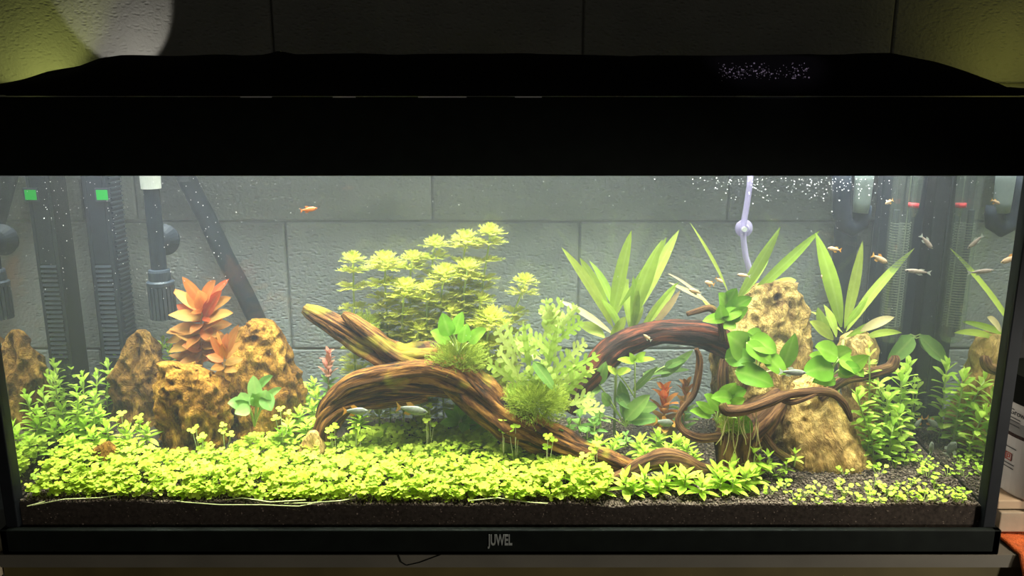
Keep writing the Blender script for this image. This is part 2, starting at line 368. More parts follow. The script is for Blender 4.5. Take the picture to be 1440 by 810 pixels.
# wooden stand under the tank
M_board = plain('grey_brown_board_edge', (0.14, 0.125, 0.095), 0.6, var=0.12, scale=14)
st = empty('aquarium_stand', (0, 0.1, -0.75), 'wooden stand carrying the aquarium, pale board edge on top', 'stand')
MB().box(-0.512, 0.85, -0.1125, 0.155, 0.7360, 0.75).build('top_board', M_board, st)
sk = MB().tube([P(560, 779, -0.0131)-Vector((0, 0.1, -0.75)), P(564, 790, -0.0131)-Vector((0, 0.1, -0.75)), P(572, 795, -0.0131)-Vector((0, 0.1, -0.75)), P(590, 791, -0.0131)-Vector((0, 0.1, -0.75)), P(620, 780, -0.0131)-Vector((0, 0.1, -0.75))], 0.0005, 5).build('drip_mark', M_black, st)
M_stand2 = plain('stand_front_wood', (0.11, 0.083, 0.025), 0.6, var=0.3, scale=12)
MB().box(-0.512, 0.85, -0.108, 0.15, 0.0, 0.735).build('cabinet_body', M_stand2, st)
fl = MB().box(-1.6, 1.6, -1.5, WALL_Y, -0.80, -0.75).build('floor', plain('floor_grey', (0.2, 0.19, 0.17), 0.8))
tag(fl, 'plain grey floor under the stand', kind='structure')

# ================================================================== aquarium
WX = 0.4925; D = 0.205; ZT = 0.44
tank = empty('aquarium', (0, 0.1, 0), 'rectangular glass aquarium with black base trim and black corner seams', 'aquarium')
TO = Vector((0, 0.1, 0))
def tpart(mb, name, mat, parent=tank, off=TO):
    mb.v = [tuple(Vector(p)-off) for p in mb.v]; return mb.build(name, mat, parent)
GZ0 = 0.012
tpart(MB().box(-WX, WX, -0.004, 0.0, GZ0, ZT), 'front_pane', M_glass_f)
tpart(MB().box(-WX, WX, D, D+0.004, GZ0, ZT), 'back_pane', M_glass_b)
tpart(MB().box(-WX-0.006, -WX-0.001, 0.0, D+0.004, GZ0, ZT), 'side_pane', M_glass_s)
tpart(MB().box(WX+0.001, WX+0.006, 0.0, D+0.004, GZ0, ZT), 'side_pane', M_glass_s)
tpart(MB().box(-WX, WX, 0, D, 0.006, 0.012), 'bottom_pane', M_black)
for sx in (-1, 1):
    a, b = sorted((sx*WX, sx*(WX+0.0125)))
    bevel(tpart(MB().box(a, b, -0.005, 0.010, 0.02, ZT), 'corner_seam', M_seal), 0.001)
    a, b = sorted((sx*(WX-0.001), sx*(WX+0.008)))
    tpart(MB().box(a, b, D-0.003, D+0.006, 0.02, ZT), 'corner_seam', M_seal)
tr = MB()
tr.box(-0.508, 0.508, -0.012, -0.005, 0, 0.0275); tr.box(-0.508, 0.508, D+0.006, D+0.013, 0, 0.0275)
tr.box(-0.508, -0.500, -0.012, D+0.013, 0, 0.0275); tr.box(0.500, 0.508, -0.012, D+0.013, 0, 0.0275)
tr.box(-0.508, 0.508, -0.012, D+0.013, 0, 0.005)
trim = bevel(tpart(tr, 'base_trim', M_black), 0.0012)
def text_mesh(s, size, name, mat, extr=0.0004, sx=1.0, bold=0.0):
    cu = bpy.data.curves.new(name, 'FONT'); cu.body = s; cu.size = size; cu.extrude = extr
    cu.align_x = 'CENTER'; cu.align_y = 'CENTER'; cu.offset = bold
    tmp = bpy.data.objects.new(name, cu); C.objects.link(tmp)
    bpy.context.view_layer.update()
    me = bpy.data.meshes.new_from_object(tmp.evaluated_get(bpy.context.evaluated_depsgraph_get()))
    bpy.data.objects.remove(tmp); me.materials.clear(); me.materials.append(mat)
    me.transform(Matrix.Diagonal((sx, 1, 1, 1))); me.name = name
    return me
lg = bpy.data.objects.new('logo_lettering', text_mesh('JUWEL', 0.0165, 'logo_lettering', M_brand, sx=0.49, bold=0.00035)); C.objects.link(lg)
lg.parent = trim; lp = P(703.5, 760, -0.0123); lg.location = (lp.x, -0.0124-0.1, lp.z); lg.rotation_euler = (PI/2, 0, 0)

# hazy water
wat = MB().box(-WX+0.0002, WX-0.0002, 0.0008, D-0.0008, 0.013, 0.402).build('water', M_water)
tag(wat, 'hazy bluish water filling the aquarium', 'water', kind='stuff')

# hood
HZ0, HZ1 = 0.3845, 0.455
hood = empty('aquarium_hood', (0, 0.1, HZ0), 'flat black plastic hood closing the aquarium top', 'hood')
HO = Vector((0, 0.1, HZ0))
h1 = MB(); h1.box(-0.516, 0.516, -0.012, -0.004, HZ0, HZ1)
bevel(tpart(h1, 'front_panel', M_black, hood, HO), 0.0015)
tpart(MB().box(-0.516, 0.516, D+0.006, D+0.013, HZ0, HZ1-0.004), 'rear_panel', M_black, hood, HO)
for sx in (-1, 1):
    a, b = sorted((sx*0.508, sx*0.516)); tpart(MB().box(a, b, -0.012, D+0.013, HZ0, HZ1), 'side_panel', M_black, hood, HO)
tpart(MB().box(-0.508, 0.508, -0.004, 0.165, HZ1-0.004, HZ1), 'lid', M_black, hood, HO)
tpart(MB().box(-0.516, 0.516, 0.167, D+0.013, HZ1-0.004, HZ1), 'rear_flap', M_black, hood, HO)
M_glint = plain('painted_edge_glint', (0.8, 0.8, 0.82), 0.3, metal=0.0)  # highlight on the lid edge, painted as pale strips
for a, b in ((338, 382), (468, 500), (588, 656), (724, 762)):
    pa, pb = P(a, 137, -0.0125), P(b, 137, -0.0125)
    tpart(MB().box(pa.x, pb.x, -0.0128, -0.0118, HZ1-0.0006, HZ1+0.0004), 'lid_edge_glint', M_glint, hood, HO)
M_ledbar = plain('aluminium_led_bar', (0.6, 0.6, 0.62), 0.35, metal=0.8)
for y, nm in ((0.05, 'warm white LED panel under the front of the hood'), (0.15, 'cool white LED panel under the rear of the hood')):
    b = MB().box(-0.48, 0.48, y-0.046, y+0.046, 0.4305, 0.444).build('led_panel', M_ledbar)
    tag(b, nm, 'light')

# black glittery cloth on the hood
prof = [(-60, 126), (0, 120), (30, 117), (60, 112), (90, 104), (130, 97), (160, 84), (185, 80), (350, 80), (380, 77), (395, 73), (415, 78),
        (560, 77.5), (700, 77), (850, 79), (1000, 80), (1120, 78), (1240, 76), (1290, 85), (1330, 97), (1350, 108), (1365, 121), (1385, 124.5), (1405, 124), (1413, 130), (1500, 134)]
cm = MB(); xs = np.linspace(-60, 1500, 180); ny = 26; vv = []
for px in xs:
    ptop = float(np.interp(px, [a for a, _ in prof], [b for _, b in prof]))
    ctr = P(px, ptop, 0.075); H = max(ctr.z-HZ1-0.0015, 0.0012)
    for j in range(ny):
        t = j/(ny-1); yy = -0.010+0.165*t
        s = math.sin(PI*min(1, t/0.52)*0.5) if t < 0.52 else math.cos(PI*0.5*(t-0.52)/0.48)
        wr = noise.noise(Vector((ctr.x*14, yy*30, 3.1)))*0.004*min(1, H/0.02)*math.sin(PI*t)
        z = HZ1+0.0015+H*max(0, s)**0.55+(wr if abs(t-0.52) > .1 else min(0, wr))
        vv.append((ctr.x, yy, z))
ff = [(i*ny+j, (i+1)*ny+j, (i+1)*ny+j+1, i*ny+j+1) for i in range(len(xs)-1) for j in range(ny-1)]
cm.add(vv, ff)
cloth = cm.build('glitter_cloth', M_cloth, smooth=True)
tag(cloth, 'black cloth with glitter threads rumpled over the hood', 'cloth')
sol = cloth.modifiers.new('thickness', 'SOLIDIFY'); sol.thickness = 0.001; sol.offset = 1
# glitter threads on the cloth, a patch of tiny flakes
gm = MB()
def cloth_z(X, yy):
    i = int(np.argmin(abs(np.array([vv[k*ny][0] for k in range(len(xs))])-X)))
    col = vv[i*ny:(i+1)*ny]; return float(np.interp(yy, [c[1] for c in col], [c[2] for c in col]))
for _ in range(190):
    px = random.uniform(1010, 1137); py = random.gauss(103, 6); py = min(118, max(91, py))
    if px > 1085: py = min(py, 112)
    best = None
    for yy in np.linspace(-0.008, 0.07, 60):
        p = P(px, py, yy); zc = cloth_z(p.x, yy)
        if best is None or abs(zc-p.z) < best[0]: best = (abs(zc-p.z), p)
    p = best[1]; s = 0.0002+0.0005*random.random()**2.5
    p = p+Vector((0, -0.0014, 0.0012)); a = random.uniform(0, PI)
    u = Vector((math.cos(a), 0.3*math.sin(a), math.sin(a)))*s; v = Vector((-math.sin(a), 0.2, math.cos(a)))*s
    gm.add([p-u-v, p+u-v, p+u+v, p-u+v], [(0, 1, 2, 3)])
go = gm.build('glitter_flakes', M_flake, cloth); go['kind'] = 'stuff'

# ================================================================== soil
def sstep(a, b, x):
    t = min(1, max(0, (x-a)/(b-a))); return t*t*(3-2*t)
def soil(X, Y):
    t = min(1, max(0, Y/D))
    left = 1-sstep(-0.42, -0.12, X)
    z = 0.049+0.013*t+0.040*left*sstep(0.15, 1.0, t)+0.004*left
    z += 0.0022*noise.noise(Vector((X*13, Y*13, 0)))+0.0012*noise.noise(Vector((X*45, Y*45, 5)))
    if t < 0.12: z += 0.002*noise.noise(Vector((X*22, 0, 9)))
    return z
sm = MB(); nx, ny2 = 260, 60; vv2 = []
for i in range(nx):
    X = -WX+0.0008+(2*WX-0.0016)*i/(nx-1)
    for j in range(ny2):
        Y = 0.0012+(D-0.0024)*j/(ny2-1); vv2.append((X, Y, soil(X, Y)-0.0012))
    vv2.append((X, 0.0012, 0.0135))
n1 = ny2+1
f2 = [(i*n1+j, (i+1)*n1+j, (i+1)*n1+j+1, i*n1+j+1) for i in range(nx-1) for j in range(ny2-1)]
f2 += [(i*n1+ny2, (i+1)*n1+ny2, (i+1)*n1, i*n1) for i in range(nx-1)]
sm.add(vv2, f2); so = sm.build('soil_bed', M_soil); tag(so, 'dark brown granular aqua soil covering the tank bottom', 'soil', kind='stuff')
# grains: little irregular pellets, one mesh
ico_v = []; ph = (1+5**.5)/2
for a, b in ((-1, ph), (1, ph), (-1, -ph), (1, -ph)): ico_v.append((a, b, 0))
for a, b in ((-1, ph), (1, ph), (-1, -ph), (1, -ph)): ico_v.append((0, a, b))
for a, b in ((-1, ph), (1, ph), (-1, -ph), (1, -ph)): ico_v.append((b, 0, a))
ico_v = np.array([Vector(v).normalized() for v in ico_v])
ico_f = np.array([(0, 11, 5), (0, 5, 1), (0, 1, 7), (0, 7, 10), (0, 10, 11), (1, 5, 9), (5, 11, 4), (11, 10, 2), (10, 7, 6), (7, 1, 8),
                  (3, 9, 4), (3, 4, 2), (3, 2, 6), (3, 6, 8), (3, 8, 9), (4, 9, 5), (2, 4, 11), (6, 2, 10), (8, 6, 7), (9, 8, 1)])
def pellets(cent, rad, name, mat, parent=None, squash=0.3):
    n = len(cent); sc = rad[:, None, None]*(1+squash*(rng.random((n, 1, 3))-0.5)*2)
    jit = 1+0.25*(rng.random((n, 12, 1))-0.5)
    v = (cent[:, None, :]+ico_v[None]*sc*jit).reshape(-1, 3)
    f = (ico_f[None]+12*np.arange(n)[:, None, None]).reshape(-1, 3)
    me = bpy.data.meshes.new(name); me.vertices.add(len(v)); me.vertices.foreach_set('co', v.ravel())
    me.loops.add(f.size); me.loops.foreach_set('vertex_index', f.ravel().astype(np.int32))
    me.polygons.add(len(f)); me.polygons.foreach_set('loop_start', np.arange(0, f.size, 3, dtype=np.int32))
    me.polygons.foreach_set('use_smooth', np.ones(len(f), dtype=bool))
    me.update(calc_edges=True); me.validate()
    at = me.attributes.new('rnd', 'FLOAT', 'POINT'); at.data.foreach_set('value', np.repeat(rng.random(n), 12).astype(np.float32))
    me.materials.append(mat); o = bpy.data.objects.new(name, me); C.objects.link(o)
    if parent: o.parent = parent
    return o
cent = []; rad = []
for _ in range(11000):                       # against the front glass
    X = random.uniform(-WX+0.002, WX-0.002); z = random.uniform(0.0145, soil(X, 0.0)+0.0005)
    cent.append((X, 0.0022+random.random()*0.0012, z)); rad.append(random.uniform(0.0008, 0.0015))
for _ in range(26000):                       # bare soil on top
    X = random.uniform(-WX+0.002, WX-0.002); Y = D*random.random()**1.3*0.98+0.002
    if X < 0.05 and Y > 0.03 and random.random() < 0.8: continue
    cent.append((X, Y, soil(X, Y)+random.uniform(-0.001, 0.0004))); rad.append(random.uniform(0.0008, 0.0017))
gr = pellets(np.array(cent), np.array(rad), 'soil_grains', M_grain, so); gr['kind'] = 'stuff'
# ================================================================== rocks
def catmull(vals, t):
    n = len(vals)-1; t = min(max(t, 0), 1)*n; i = min(int(t), n-1); u = t-i
    p0, p1, p2, p3 = vals[max(i-1, 0)], vals[i], vals[i+1], vals[min(i+2, n)]
    return 0.5*((2*p1)+(p2-p0)*u+(2*p0-5*p1+4*p2-p3)*u*u+(3*p1-p0-3*p2+p3)*u**3)
def rock(name, rows, Y, hd, mat, label, seed=0, amp=1.0, pit=1.0, n=130, m=110, lean=0.0, group=None):
    """rows: (y, left, right) of the outline in photo pixels at depth Y, from the top down"""
    pts = []
    for py, l, r in rows:
        a, b = P(l, py, Y), P(r, py, Y); pts.append((a.z, (a.x+b.x)/2, (b.x-a.x)/2))
    zb = soil(pts[-1][1], Y)-0.012
    if pts[-1][0] > zb: pts.append((zb, pts[-1][1], pts[-1][2]*1.02))
    zs = [p[0] for p in pts][::-1]; cxs = [p[1] for p in pts][::-1]; hws = [p[2] for p in pts][::-1]
    ztop = zs[-1]; base = Vector((cxs[0], Y, zs[0])); hmax = max(hws)
    V = []; off = Vector((seed*7.3, seed*3.1, seed*1.7))
    for i in range(m+1):
        t = i/m; z = zs[0]+(ztop-zs[0])*(1-(1-t)**1.35)
        cx = float(np.interp(z, zs, cxs)); hw = float(np.interp(z, zs, hws))
        d = hd*(0.30+0.70*hw/hmax)*(1-0.25*t)
        yc = Y+lean*t
        for k in range(n):
            a = 2*PI*k/n; c, s = math.cos(a), math.sin(a); e = 0.8
            x = math.copysign(abs(c)**e, c); y = math.copysign(abs(s)**e, s)
            p = Vector((cx+hw*x, yc+d*y, z))
            q = Vector((p.x*28, p.y*28, p.z*14))+off
            dist = 0.0050*noise.noise(q)+0.0040*(1-abs(noise.noise(q*2.1)*2))-0.0022
            fl = noise.noise(Vector((p.x*62, p.y*62, p.z*15))+off); dist += 0.0050*(0.5-abs(fl)*1.7)
            q3 = Vector((p.x*62, p.y*62, p.z*42))+off
            vd = noise.voronoi(q3+Vector((noise.noise(q3*.6), noise.noise(q3*.6+off), noise.noise(q3*.7)))*0.8)[0][0]
            dist -= 0.0070*pit*max(0, 0.40-vd)/0.40
            fc = noise.voronoi(Vector((p.x*48, p.y*48, p.z*30))+off+Vector((noise.noise(q), noise.noise(q+off), 0))*0.5)[0]
            dist += 0.0075*min(0.5, fc[1]-fc[0])-0.0018
            dist += 0.0026*noise.noise(Vector((p.x*150, p.y*150, p.z*100))+off)
            sc = min(1, hw/0.016)
            nn = Vector((x, y*0.9, 0.25 if t > 0.9 else 0)).normalized()
            V.append(p+nn*dist*amp*sc+Vector((0, 0, 1))*0.002*amp*noise.noise(q*1.7+Vector((9, 9, 9)))-base)
    top = sum((V[m*n+k] for k in range(n)), Vector())/n+Vector((0, 0, 0.001)); V.append(top)
    f = [(i*n+k, i*n+(k+1) % n, (i+1)*n+(k+1) % n, (i+1)*n+k) for i in range(m) for k in range(n)]
    f += [(m*n+k, m*n+(k+1) % n, len(V)-1) for k in range(n)]
    o = MB().add(V, f).build(name, mat, None, base, True)
    tag(o, label, 'rock', group); return o
rock('dragon_stone', [(464, 193, 201), (470, 187, 207), (482, 181, 213), (500, 173, 220), (520, 166, 228), (545, 162, 236), (580, 159, 240), (615, 157, 244)],
     0.150, 0.026, M_rock_dark, 'dark brown pitted stone with a pointed tip beside the slotted filter', 1, 1.15, 1.2)
rock('dragon_stone', [(511, 236, 250), (518, 229, 288), (530, 224, 306), (548, 221, 318), (580, 220, 323), (610, 221, 322), (630, 224, 318)],
     0.108, 0.022, M_rock_gold, 'craggy golden stone with hollow flutes standing at the carpet edge', 2, 1.35, 1.3)
rock('dragon_stone', [(455, 343, 371), (462, 336, 380), (480, 328, 391), (505, 318, 404), (530, 312, 418), (555, 312, 430), (575, 314, 430), (600, 318, 418)],
     0.140, 0.028, M_rock_gold, 'broad golden stone with a slanting right edge behind the pale round leaves', 3, 1.1, 1.0, lean=0.012)
rock('small_stone', [(622, 146, 156), (630, 134, 163), (644, 128, 168), (655, 128, 170)], 0.062, 0.012, M_rock_gold,
     'small orange stone poking out of the green carpet', 4, 0.5, 0.6, 48, 30)
rock('small_stone', [(607, 434, 446), (617, 426, 455), (632, 420, 462), (645, 420, 462)], 0.085, 0.012, M_rock_ochre,
     'small pale stone at the foot of the forked driftwood', 5, 0.5, 0.6, 48, 30)
rock('dragon_stone', [(401, 1078, 1112), (407, 1064, 1124), (420, 1056, 1133), (445, 1042, 1137), (470, 1024, 1138), (492, 1008, 1139), (520, 1006, 1140), (560, 1005, 1136), (600, 1010, 1130)],
     0.145, 0.033, M_rock_tan, 'tall tan stone riddled with small holes, highest of the stones', 6, 1.0, 1.5, 130, 110, lean=0.018)
rock('dragon_stone', [(540, 1150, 1162), (552, 1128, 1174), (570, 1110, 1186), (592, 1101, 1198), (618, 1103, 1212), (642, 1110, 1224), (658, 1118, 1232)],
     0.084, 0.022, M_rock_ochre, 'smooth ochre triangular stone under the curling root', 7, 0.8, 0.5, lean=0.034)
rock('dragon_stone', [(468, 1196, 1222), (475, 1184, 1229), (490, 1178, 1231), (510, 1180, 1230), (545, 1186, 1232), (590, 1190, 1240)],
     0.152, 0.020, M_rock_ochre, 'blunt brown stone standing behind the bent root branch', 8, 0.5, 0.4, 80, 60)
rock('small_stone', [(656, 958, 982), (663, 948, 996), (674, 944, 1002)], 0.058, 0.012, M_rock_red,
     'flat reddish stone under the arched root', 9, 0.4, 0.5, 48, 24)

# ================================================================== driftwood
def limb(mb, ctrl, n=22, groove=0.22, gscale=2.2, seed=0.0, flat=1.0, step=6, jag=True):
    """ctrl: (px, py, Y, radius px) -> grooved tapering limb"""
    pw = [(P(a, b, Y), r*S(a, b, Y)) for a, b, Y, r in ctrl]
    m = (len(pw)-1)*step; pts = []; rads = []
    for i in range(m+1):
        t = i/m
        pts.append(Vector([catmull([p[0][k] for p in pw], t) for k in range(3)])); rads.append(max(0.0006, catmull([p[1] for p in pw], t)))
    V = []; UV = []; ref = None; L = 0.0
    for i, p in enumerate(pts):
        t = (pts[min(i+1, m)]-pts[max(i-1, 0)]).normalized()
        if ref is None: ref = Vector((0, -1, 0.1))
        ref = (ref-t*ref.dot(t)).normalized(); b = t.cross(ref)
        if i: L += (p-pts[i-1]).length
        for k in range(n):
            a = 2*PI*k/n
            g = noise.noise(Vector((math.cos(a)*gscale, math.sin(a)*gscale, L*9+seed)))
            g2 = 1-2*abs(noise.noise(Vector((math.cos(a)*gscale*1.6, math.sin(a)*gscale*1.6, L*5+seed+20))))
            g3 = noise.noise(Vector((math.cos(a)*3.5, math.sin(a)*3.5, L*60+seed)))
            rr = rads[i]*(1+groove*(g*1.3+g2*1.1-0.55)+0.15*g3+0.16*noise.noise(Vector((seed, L*38, 3))))
            V.append(p+(ref*math.cos(a)*flat+b*math.sin(a))*rr); UV.append((k/n if k < n else 1, L*3+seed))
    f = [(i*n+k, i*n+(k+1) % n, (i+1)*n+(k+1) % n, (i+1)*n+k) for i in range(m) for k in range(n)]
    # end caps, slightly hollow and ragged
    for e, i0 in ((0, 0), (1, m*n)):
        c = pts[0 if e == 0 else m]; V.append(c+(pts[1]-pts[0]).normalized()*(0.15*rads[0]) if e == 0 else c-(pts[m]-pts[m-1]).normalized()*(0.15*rads[m])); UV.append((0.5, L*e*3))
        q = len(V)-1
        f += [(i0+(k+1) % n, i0+k, q) if e == 0 else (i0+k, i0+(k+1) % n, q) for k in range(n)]
    mb.add(V, f, UV)
def wood_obj(parent, name, limbs, mat, **kw):
    mb = MB()
    for i, c in enumerate(limbs): limb(mb, c, seed=i*3.3+kw.get('seed', 0), **{k: v for k, v in kw.items() if k != 'seed'})
    lo = parent.location; mb.v = [tuple(Vector(p)-lo) for p in mb.v]
    return mb.build(name, mat, parent, smooth=True)
b = PZ(465, 615, 0.07)
dw = empty('forked_driftwood', (b.x, 0.10, 0.07), 'large forked brown driftwood sloping down into the green carpet', 'driftwood')
wood_obj(dw, 'main_limb', [[(428, 434, .135, 6), (445, 443, .13, 10), (475, 460, .125, 14), (520, 487, .12, 19), (565, 507, .112, 22), (615, 510, .105, 24), (652, 537, .096, 28), (700, 577, .085, 27), (750, 606, .075, 23), (805, 632, .066, 20), (860, 652, .058, 17), (905, 668, .052, 9)]], M_wood, n=40, groove=0.30, gscale=2.6, step=9, flat=0.8)
wood_obj(dw, 'side_prong', [[(482, 441, .118, 4), (496, 452, .116, 9), (525, 474, .112, 12), (560, 500, .106, 14), (600, 514, .10, 12)]], M_wood, n=26, groove=0.3, seed=5, step=8)
wood_obj(dw, 'upper_strand', [[(452, 590, .10, 8), (462, 568, .098, 10), (478, 552, .095, 11), (500, 537, .092, 12), (545, 527, .088, 14), (600, 522, .086, 16), (640, 535, .085, 16), (680, 560, .084, 14)]], M_wood, n=28, groove=0.3, seed=11, step=8)
wood_obj(dw, 'middle_strand', [[(450, 610, .10, 11), (460, 584, .097, 11), (485, 563, .092, 8), (520, 550, .089, 9), (560, 545, .087, 10), (605, 548, .09, 9), (640, 552, .095, 8)],
                                [(470, 600, .10, 6), (490, 575, .097, 6), (520, 562, .095, 6), (560, 556, .095, 6), (600, 556, .097, 6)]], M_wood, n=24, groove=0.3, seed=17, step=8)
wood_obj(dw, 'lower_strand', [[(458, 625, .098, 15), (463, 600, .094, 13), (475, 583, .091, 9), (500, 571, .089, 7), (540, 566, .089, 7), (575, 562, .092, 7), (600, 556, .098, 6)]], M_wood, n=24, groove=0.25, seed=23, step=8)
b = PZ(1040, 655, 0.058)
rw = empty('root_driftwood', (b.x, 0.07, 0.058), 'gnarled root driftwood with curling thin roots beside the ochre stone', 'driftwood')
wood_obj(rw, 'trunk', [[(1048, 668, .066, 26), (1036, 640, .070, 25), (1040, 612, .076, 27), (1062, 592, .082, 26), (1082, 572, .09, 20), (1098, 556, .10, 12)]], M_wood_root, n=28, groove=0.25, seed=2, step=8)
roots = [[(1016, 568, .052, 5), (1022, 577, .050, 7), (1045, 577, .050, 7), (1075, 568, .052, 7), (1105, 556, .056, 6), (1140, 551, .06, 6), (1168, 552, .062, 6), (1184, 564, .063, 5), (1193, 580, .064, 4), (1197, 592, .065, 2)],
         [(1062, 598, .068, 8), (1075, 615, .062, 7), (1088, 632, .058, 6), (1108, 646, .056, 6), (1128, 660, .054, 4)],
         [(979, 490, .085, 3), (984, 505, .084, 4), (982, 530, .082, 5), (975, 556, .078, 4), (960, 574, .074, 4), (953, 592, .07, 4), (962, 607, .067, 5), (985, 616, .066, 6), (1022, 612, .07, 6)],
         [(1095, 560, .058, 4), (1112, 566, .055, 4), (1135, 560, .055, 3), (1150, 552, .058, 2)],
         [(1020, 560, .10, 9), (1016, 530, .10, 8), (1018, 505, .105, 6)]]
for r_ in roots: wood_obj(rw, 'root', [r_], M_wood_root, n=14, groove=0.22, seed=random.random()*30, step=7)
ra = empty('arched_root', tuple(PZ(935, 665, 0.058)), 'low brown root arching over the soil between the rosettes', 'driftwood')
wood_obj(ra, 'root', [[(828, 694, .032, 5), (850, 681, .036, 7), (880, 668, .044, 10), (908, 652, .049, 12), (936, 645, .05, 13), (962, 650, .05, 13), (985, 662, .05, 11), (1012, 664, .054, 10), (1040, 656, .062, 9)]], M_wood_root, n=22, groove=0.18, seed=4, step=8)
ar = empty('arching_branch', tuple(PZ(800, 590, 0.062)), 'thick dark reddish branch arching from the tall tan stone', 'driftwood')
wood_obj(ar, 'limb', [[(795, 575, .125, 15), (815, 545, .128, 16), (838, 520, .13, 17), (858, 497, .132, 19), (888, 480, .132, 18), (925, 469, .132, 17), (965, 468, .132, 17), (1000, 474, .132, 18), (1030, 488, .135, 18)]], M_wood_red, n=28, groove=0.22, seed=8, step=8)
wood_obj(ar, 'twig', [[(1018, 478, .118, 6), (1012, 450, .116, 5), (1000, 434, .114, 5), (980, 438, .112, 4), (966, 442, .11, 3)]], M_wood_root, n=12, groove=0.15, seed=1, step=6)
rb = empty('bent_branch', tuple(P(1190, 535, .105)), 'short bent root branch reaching out past the blunt brown stone', 'driftwood')
wood_obj(rb, 'limb', [[(1150, 560, .10, 9), (1185, 533, .105, 10), (1210, 528, .108, 9), (1235, 522, .112, 8), (1252, 516, .114, 8), (1258, 506, .115, 7), (1258, 500, .116, 4)]], M_wood_root, n=16, groove=0.2, seed=3, step=7)

# ================================================================== leaf machinery
def prof_fn(kind):
    if kind == 'lance': g = lambda t: (t+0.02)**0.85*(1.001-t)**0.90
    elif kind == 'broad': g = lambda t: (t+0.005)**0.52*(1.001-t)**0.78
    elif kind == 'ovate': g = lambda t: (t+0.01)**0.62*(1.001-t)**0.9
    elif kind == 'spat': g = lambda t: (t+0.02)**1.0*(1.001-t)**0.45
    elif kind == 'round': g = lambda t: (t+0.001)**0.5*(1.001-t)**0.5
    elif kind == 'lobed':
        g = lambda t: ((t+0.03)**0.6*(1.001-t)**0.6)*(0.34+0.66*abs(math.sin(PI*(t*3.6+0.08)))**0.7)
    mx = max(g(i/60) for i in range(61)); return lambda t: g(t)/mx
def strip(p, wid, nrm, kind, n, fold=0.25, wave=0.0, twist=0.0):
    """blade along the points p, three vertices a row"""
    g = prof_fn(kind); V = []; UV = []; m = len(p)-1
    for i, c in enumerate(p):
        t = i/m; T = (p[min(i+1, m)]-p[max(i-1, 0)]).normalized()
        nn = (nrm-T*nrm.dot(T)).normalized(); sd = T.cross(nn)
        if twist: q = Matrix.Rotation(twist*t, 3, T); nn = q@nn; sd = q@sd
        h = wid*0.5*g(t); wv = wave*wid*math.sin(t*9)
        if kind == 'lobed': h2 = wid*0.5*g(min(1, t+0.09))
        else: h2 = h
        V += [c-sd*h+nn*(fold*h+wv), c, c+sd*h2+nn*(fold*h2-wv)]; UV += [(-1, t), (0, t), (1, t)]
    f = []
    for i in range(m):
        a = i*3; f += [(a, a+1, a+4, a+3), (a+1, a+2, a+5, a+4)]
    return V, f, UV
_lm = {}
def leaf_mesh(key, kind, wid, n, mat, bend=0.25, fold=0.25, wave=0.0):
    if key in _lm: return _lm[key]
    p = [Vector((0, t*(1-0.12*bend*t), -bend*t*t*0.5)) for t in (i/n for i in range(n+1))]
    V, f, UV = strip(p, wid, Vector((0, 0, 1)), kind, n, fold, wave)
    _lm[key] = MB().add(V, f, UV).mesh('leaf', mat, True); return _lm[key]
def put_leaf(parent, me, loc, d, up, sc, name='leaf'):
    y = d.normalized(); x = y.cross(up)
    if x.length < 1e-4: x = y.orthogonal()
    x.normalize(); z = x.cross(y)
    o = bpy.data.objects.new(name, me); C.objects.link(o); o.parent = parent
    m = Matrix((x, y, z)).transposed().to_4x4()
    o.matrix_local = Matrix.Translation(loc)@m@Matrix.Scale(sc, 4)
    return o
def bez(p0, p1, p2, n):
    return [p0*((1-t)**2)+p1*(2*t*(1-t))+p2*(t*t) for t in (i/n for i in range(n+1))]
def blade(parent, a, b_, Ya, Yb, wpx, mat, kind='lance', arch=0.0, nrm=(0.1, -0.75, 0.6), n=9, fold=0.25, wave=0.0, twist=0.0, name='leaf'):
    """one leaf from photo pixel a to pixel b"""
    p0 = P(a[0], a[1], Ya); p2 = P(b_[0], b_[1], Yb); mid = (p0+p2)/2
    L = (p2-p0).length; mid = mid+Vector((0, 0, 1))*arch*L
    if kind == 'lance': mid += Vector((random.uniform(-.10, .10), random.uniform(-.08, .08), 0.04))*L; wpx *= 0.80
    V, f, UV = strip(bez(p0, mid, p2, n), wpx*S(a[0], a[1], Ya), Vector(nrm), kind, n, fold, wave, twist)
    lo = parent.location
    return MB().add([v-lo for v in V], f, UV).build(name, mat, parent, smooth=True)
def lobed(parent, a, b_, Ya, Yb, wpx, mat, arch=0.0, nrm=(0.1, -0.75, 0.6), pairs=4):
    """pinnately lobed leaf: midrib blade with forward pointing lobes"""
    p0 = P(a[0], a[1], Ya); p2 = P(b_[0], b_[1], Yb); L = (p2-p0).length
    c = bez(p0, (p0+p2)/2+Vector((0, 0, 1))*arch*L, p2, 20); nr = Vector(nrm); w_ = wpx*S(a[0], a[1], Ya); mb = MB(); lo = parent.location
    V, f, UV = strip(c[::2], w_*0.36, nr, 'broad', 10, 0.1); mb.add([v-lo for v in V], f, UV)
    for k in range(pairs):
        t = 0.22+0.62*k/(pairs-1); i = int(t*20); T = (c[i+1]-c[i-1]).normalized(); nn = (nr-T*nr.dot(T)).normalized(); sd = T.cross(nn)
        ll = w_*(0.95-0.45*abs(t-0.45)/0.45)
        for sg in (-1, 1):
            d = (T*0.85+sd*sg*0.8+nn*random.uniform(-.15, .3)).normalized()*ll*random.uniform(.8, 1.1)
            q = [c[i]+d*u+nn*0.12*ll*u*u for u in (0, .3, .55, .8, 1)]
            V, f, UV = strip(q, w_*0.30, nn, 'spat', 4, 0.1); mb.add([v-lo for v in V], f, UV)
    return mb.build('leaf', mat, parent, smooth=True)
